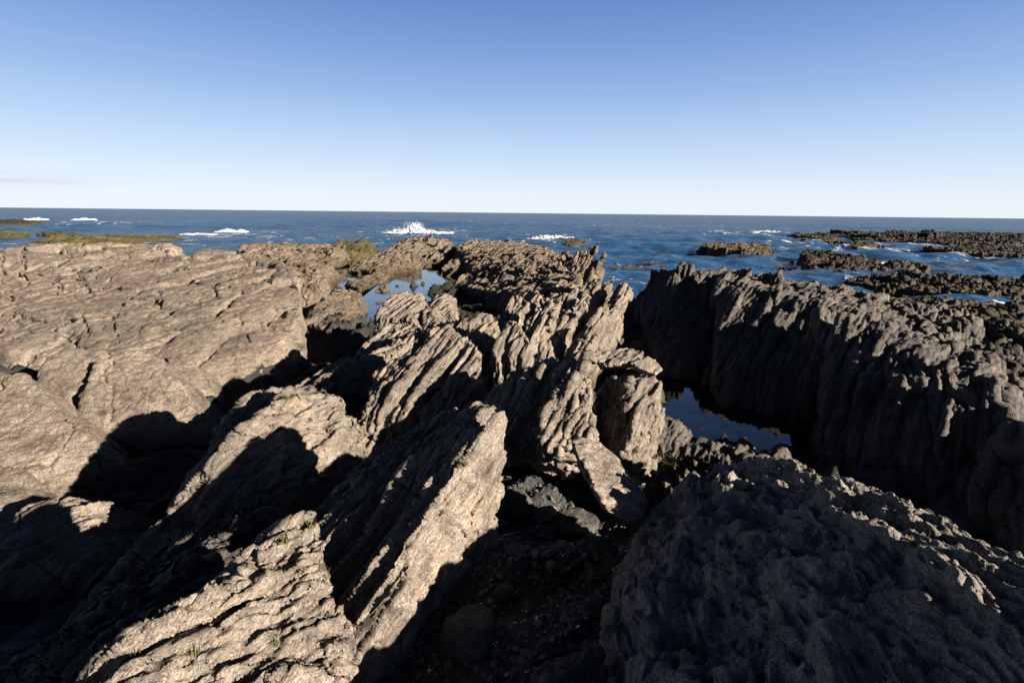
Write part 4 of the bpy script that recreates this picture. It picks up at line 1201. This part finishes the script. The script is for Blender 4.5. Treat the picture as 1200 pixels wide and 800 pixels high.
for k, (px, py, h, n, lab) in enumerate((
        (543, 545, .07, 45, 'green tuft in the step high on the tall wedge slab'), (560, 497, .05, 30, 'small tuft close to the peak of the tall wedge slab'), (540, 520, .05, 25, 'yellowish tuft between the peak and the step of the wedge slab'),
        (533, 703, .06, 40, 'tuft low on the sunlit face of the tall wedge slab, near the shadow line'), (381, 676, .07, 40, 'tuft in the dark cleft between the two foreground slabs'), (363, 617, .06, 45, 'tuft at the upper tip of the flaky bottom slab'),
        (332, 634, .06, 30, 'tuft on the upper left edge of the flaky bottom slab'), (353, 668, .05, 30, 'tuft on the middle of the flaky bottom slab'), (226, 768, .07, 40, 'tuft near the bottom left end of the flaky bottom slab'),
        (326, 752, .06, 35, 'tuft at the bottom of the flaky bottom slab beside the shadow'), (160, 768, .07, 35, 'dim tuft in the shade of the bottom left slope'), (250, 790, .05, 25, 'tuft at the very bottom edge of the picture'),
        (462, 432, .10, 50, 'tuft on top of the broad rounded slab of the ridge'), (446, 444, .08, 40, 'tuft at the left end of the broad rounded slab'), (338, 467, .09, 50, 'tuft behind the blunt-ended slab in the dark slope'),
        (1068, 642, .06, 45, 'sunlit tuft near the crest of the ribbed rock hump'), (1106, 690, .06, 35, 'tuft lower on the right side of the ribbed rock hump'), (870, 560, .05, 30, 'tuft at the top of the ribbed rock hump'),
        (1050, 795, .08, 20, 'grass blades at the bottom edge on the ribbed rock hump'), (770, 720, .04, 25, 'dim tuft on the left flank of the ribbed rock hump'))):
    tuft(px, py, h, n, lab, 200 + k)
for k, (px, py) in enumerate(((752, 545), (768, 535), (745, 530), (790, 545))):
    tuft(px, py, .14, 60, ('dark weed clump in the gully behind the leaning boulder', 'dark weed clump at the foot of the rock pillar', 'dark weed clump touching the second wedge slab', 'dark weed clump nearest the gully pool')[k], 240 + k, spread=.9)


# ------------------------------------------------------------------ surf
def breaker(px0, px1, py, h, label, seed, dense=1.0):
    g = np.random.default_rng(seed)
    hs = []
    n = int(14 * dense)
    for i in range(n):
        t = (i + g.uniform(0, 1)) / n
        p = G(px0 + (px1 - px0) * t, py + g.uniform(-.6, .6), 0)
        env = math.sin(math.pi * min(1, max(0, t))) ** .6
        c = p + Vector((0, g.uniform(-.4, .4), 0))
        r = h * env * g.uniform(.35, .6) + .06
        top = h * env * g.uniform(.5, 1.05)
        pts = []
        for _ in range(14):
            v = g.normal(size=3)
            v /= np.linalg.norm(v)
            pts.append(c + Vector((v[0] * r * 2.2, v[1] * r * 1.2, top - r + v[2] * r)))
        hs.append(pts)
        hs.append([c + Vector((sx * r * 2, sy * r * 2.0, zz)) for sx in (-1, 1) for sy in (-1, 1) for zz in (-.3, top * .45)])
    e0, e1 = G(px0 + 1, py, 0), G(px1 - 1, py, 0)
    hs.append([p + Vector((0, dy, zz)) for p in (e0, e1) for dy in (-.5, .5) for zz in (-.3, .05)])
    return rock('breaking_wave', label, 'wave', hs, .085 if h > .8 else .06, M_FOAM, S=1.0, flake=0, lump=.10, crack=0, grain=.16, sm=1, seed=seed, group='waves breaking white round the reefs')


def plume(px, py, label, seed):
    g = np.random.default_rng(seed)
    c = G(px, py, 0)
    hs = [[c + Vector((sx * 3.6, sy * .6, zz)) for sx in (-1, 1) for sy in (-1, 1) for zz in (-.3, .2)]]
    dr = []
    for (x, z, rx, rz) in ((-2.9, .05, .8, .3), (-2.0, .15, .9, .45), (-1.3, .25, .8, .65), (-.6, .55, .8, .85), (.1, .7, .8, 1.0), (.8, .65, .8, .95), (1.4, .5, .8, .8), (2.1, .2, .8, .5), (2.9, .05, .8, .3), (.4, 1.1, .5, .5), (-.4, 1.0, .4, .5), (1.2, .95, .45, .5)):
        pts = []
        for _ in range(60):
            v = g.normal(size=3)
            v /= np.linalg.norm(v)
            pts.append(c + Vector((x + v[0] * rx, v[1] * .6, z + v[2] * rz)) * .8)
        hs.append(pts)
        for _ in range(7):
            dr.append((c + Vector((x + g.normal() * .5, g.normal() * .3, z + rz + abs(g.normal()) * .12)) * .8, g.uniform(.02, .045)))
    o = rock('breaking_wave', label, 'wave', hs, .07, M_FOAM, S=1.0, flake=0, lump=.16, crack=0, grain=.13, sm=3, seed=seed, group='waves breaking white round the reefs')
    bm = bmesh.new()
    for p, r in dr:
        for _ in range(10):
            q = p - o.location + Vector((g.normal() * .2, g.normal() * .2, g.normal() * .16))
            bmesh.ops.create_icosphere(bm, subdivisions=1, radius=r * g.uniform(.4, 1), matrix=Matrix.Translation(q))
    me = bpy.data.meshes.new('spray')
    bm.to_mesh(me)
    bm.free()
    sp = link_mesh('spray', me, M_FOAM)
    sp.parent = o
    sp['kind'] = 'stuff'


plume(484, 271, 'tall white plume of a wave breaking beyond the jagged ridge', 301)
breaker(448, 532, 273, .45, 'long low line of white water under the tall plume', 302, 1.6)
breaker(616, 676, 280, .55, 'white surf breaking behind the small dark reef right of the ridge', 303, 1.2)
breaker(253, 290, 272, .55, 'white surf at the right end of the yellow weed reef', 304)
breaker(212, 254, 275, .25, 'thin white surf line touching the tip of the yellow weed reef', 305)
breaker(84, 114, 258, .7, 'small breaker far out on the left', 306)
breaker(28, 58, 257.5, .6, 'white surf along the most distant left reef', 307)
breaker(880, 915, 272, .4, 'faint white crest left of the long far reef', 309)
breaker(944, 972, 283, .3, 'white wash round the tiny dark rocks in the surf', 310)


def foam_patch(name, cx, cy, wx, wy, thr, seed, sc_=1.0):
    """lacy foam floating on the water, and one painted pool reflection"""
    p0 = G(cx, cy, 0)
    k = p0.length / 600
    nx = 220
    x = np.linspace(-wx * k, wx * k, nx)
    yn, yf = G(cx, cy + wy, 0).y, G(cx, max(cy - wy, 250.5), 0).y
    ny = 200
    y = np.linspace(yn, yf, ny)
    Y, X = np.meshgrid(y, x + p0.x, indexing='ij')
    P = np.stack([X * .55, Y * .28, np.zeros_like(X)], -1).reshape(-1, 3) * sc_
    nz = fbm(P, seed, 4, .65).reshape(X.shape)
    ex = 1 - ((X - p0.x) / (wx * k)) ** 2 - ((Y - (yn + yf) / 2) / ((yf - yn) / 2)) ** 2
    Z = sea_h(X, Y) + .03
    keep = (nz + .45 * (ex - .6)) > thr
    kq = keep[:-1, :-1] & keep[1:, :-1] & keep[:-1, 1:] & keep[1:, 1:]
    if not kq.any():
        return
    idx = np.arange(nx * ny).reshape(ny, nx)
    F = np.stack([idx[:-1, :-1], idx[:-1, 1:], idx[1:, 1:], idx[1:, :-1]], -1)[kq]
    us, inv = np.unique(F, return_inverse=True)
    co = np.stack([X, Y, Z], -1).reshape(-1, 3)[us]
    me = bpy.data.meshes.new(name)
    me.from_pydata(co.tolist(), [], inv.reshape(-1, 4).tolist())
    o = link_mesh(name, me, M_THIN)
    recentre(o)
    tag(o, kind='stuff')


for k, a in enumerate(((490, 273, 70, 5, .30), (420, 289, 40, 14, .38), (650, 281, 60, 6, .32), (250, 275, 60, 6, .35), (60, 262, 70, 5, .36), (700, 300, 80, 20, .8), (735, 335, 30, 22, .72), (1000, 290, 90, 8, .42), (1130, 300, 80, 12, .45),
                       (1046, 316, 22, 5, .05), (900, 275, 70, 5, .40), (560, 262, 150, 6, .5), (150, 287, 160, 5, .5), (800, 268, 200, 7, .52), (300, 280, 100, 6, .5), (1040, 332, 40, 8, .4), (1110, 289, 14, 2.5, .05), (1170, 362, 20, 4, .1))):  # near-solid patch in the reef pool is a white reflection drawn as foam
    foam_patch('foam_and_reflection', *a, 400 + k)
print('VERTS', NV[0])
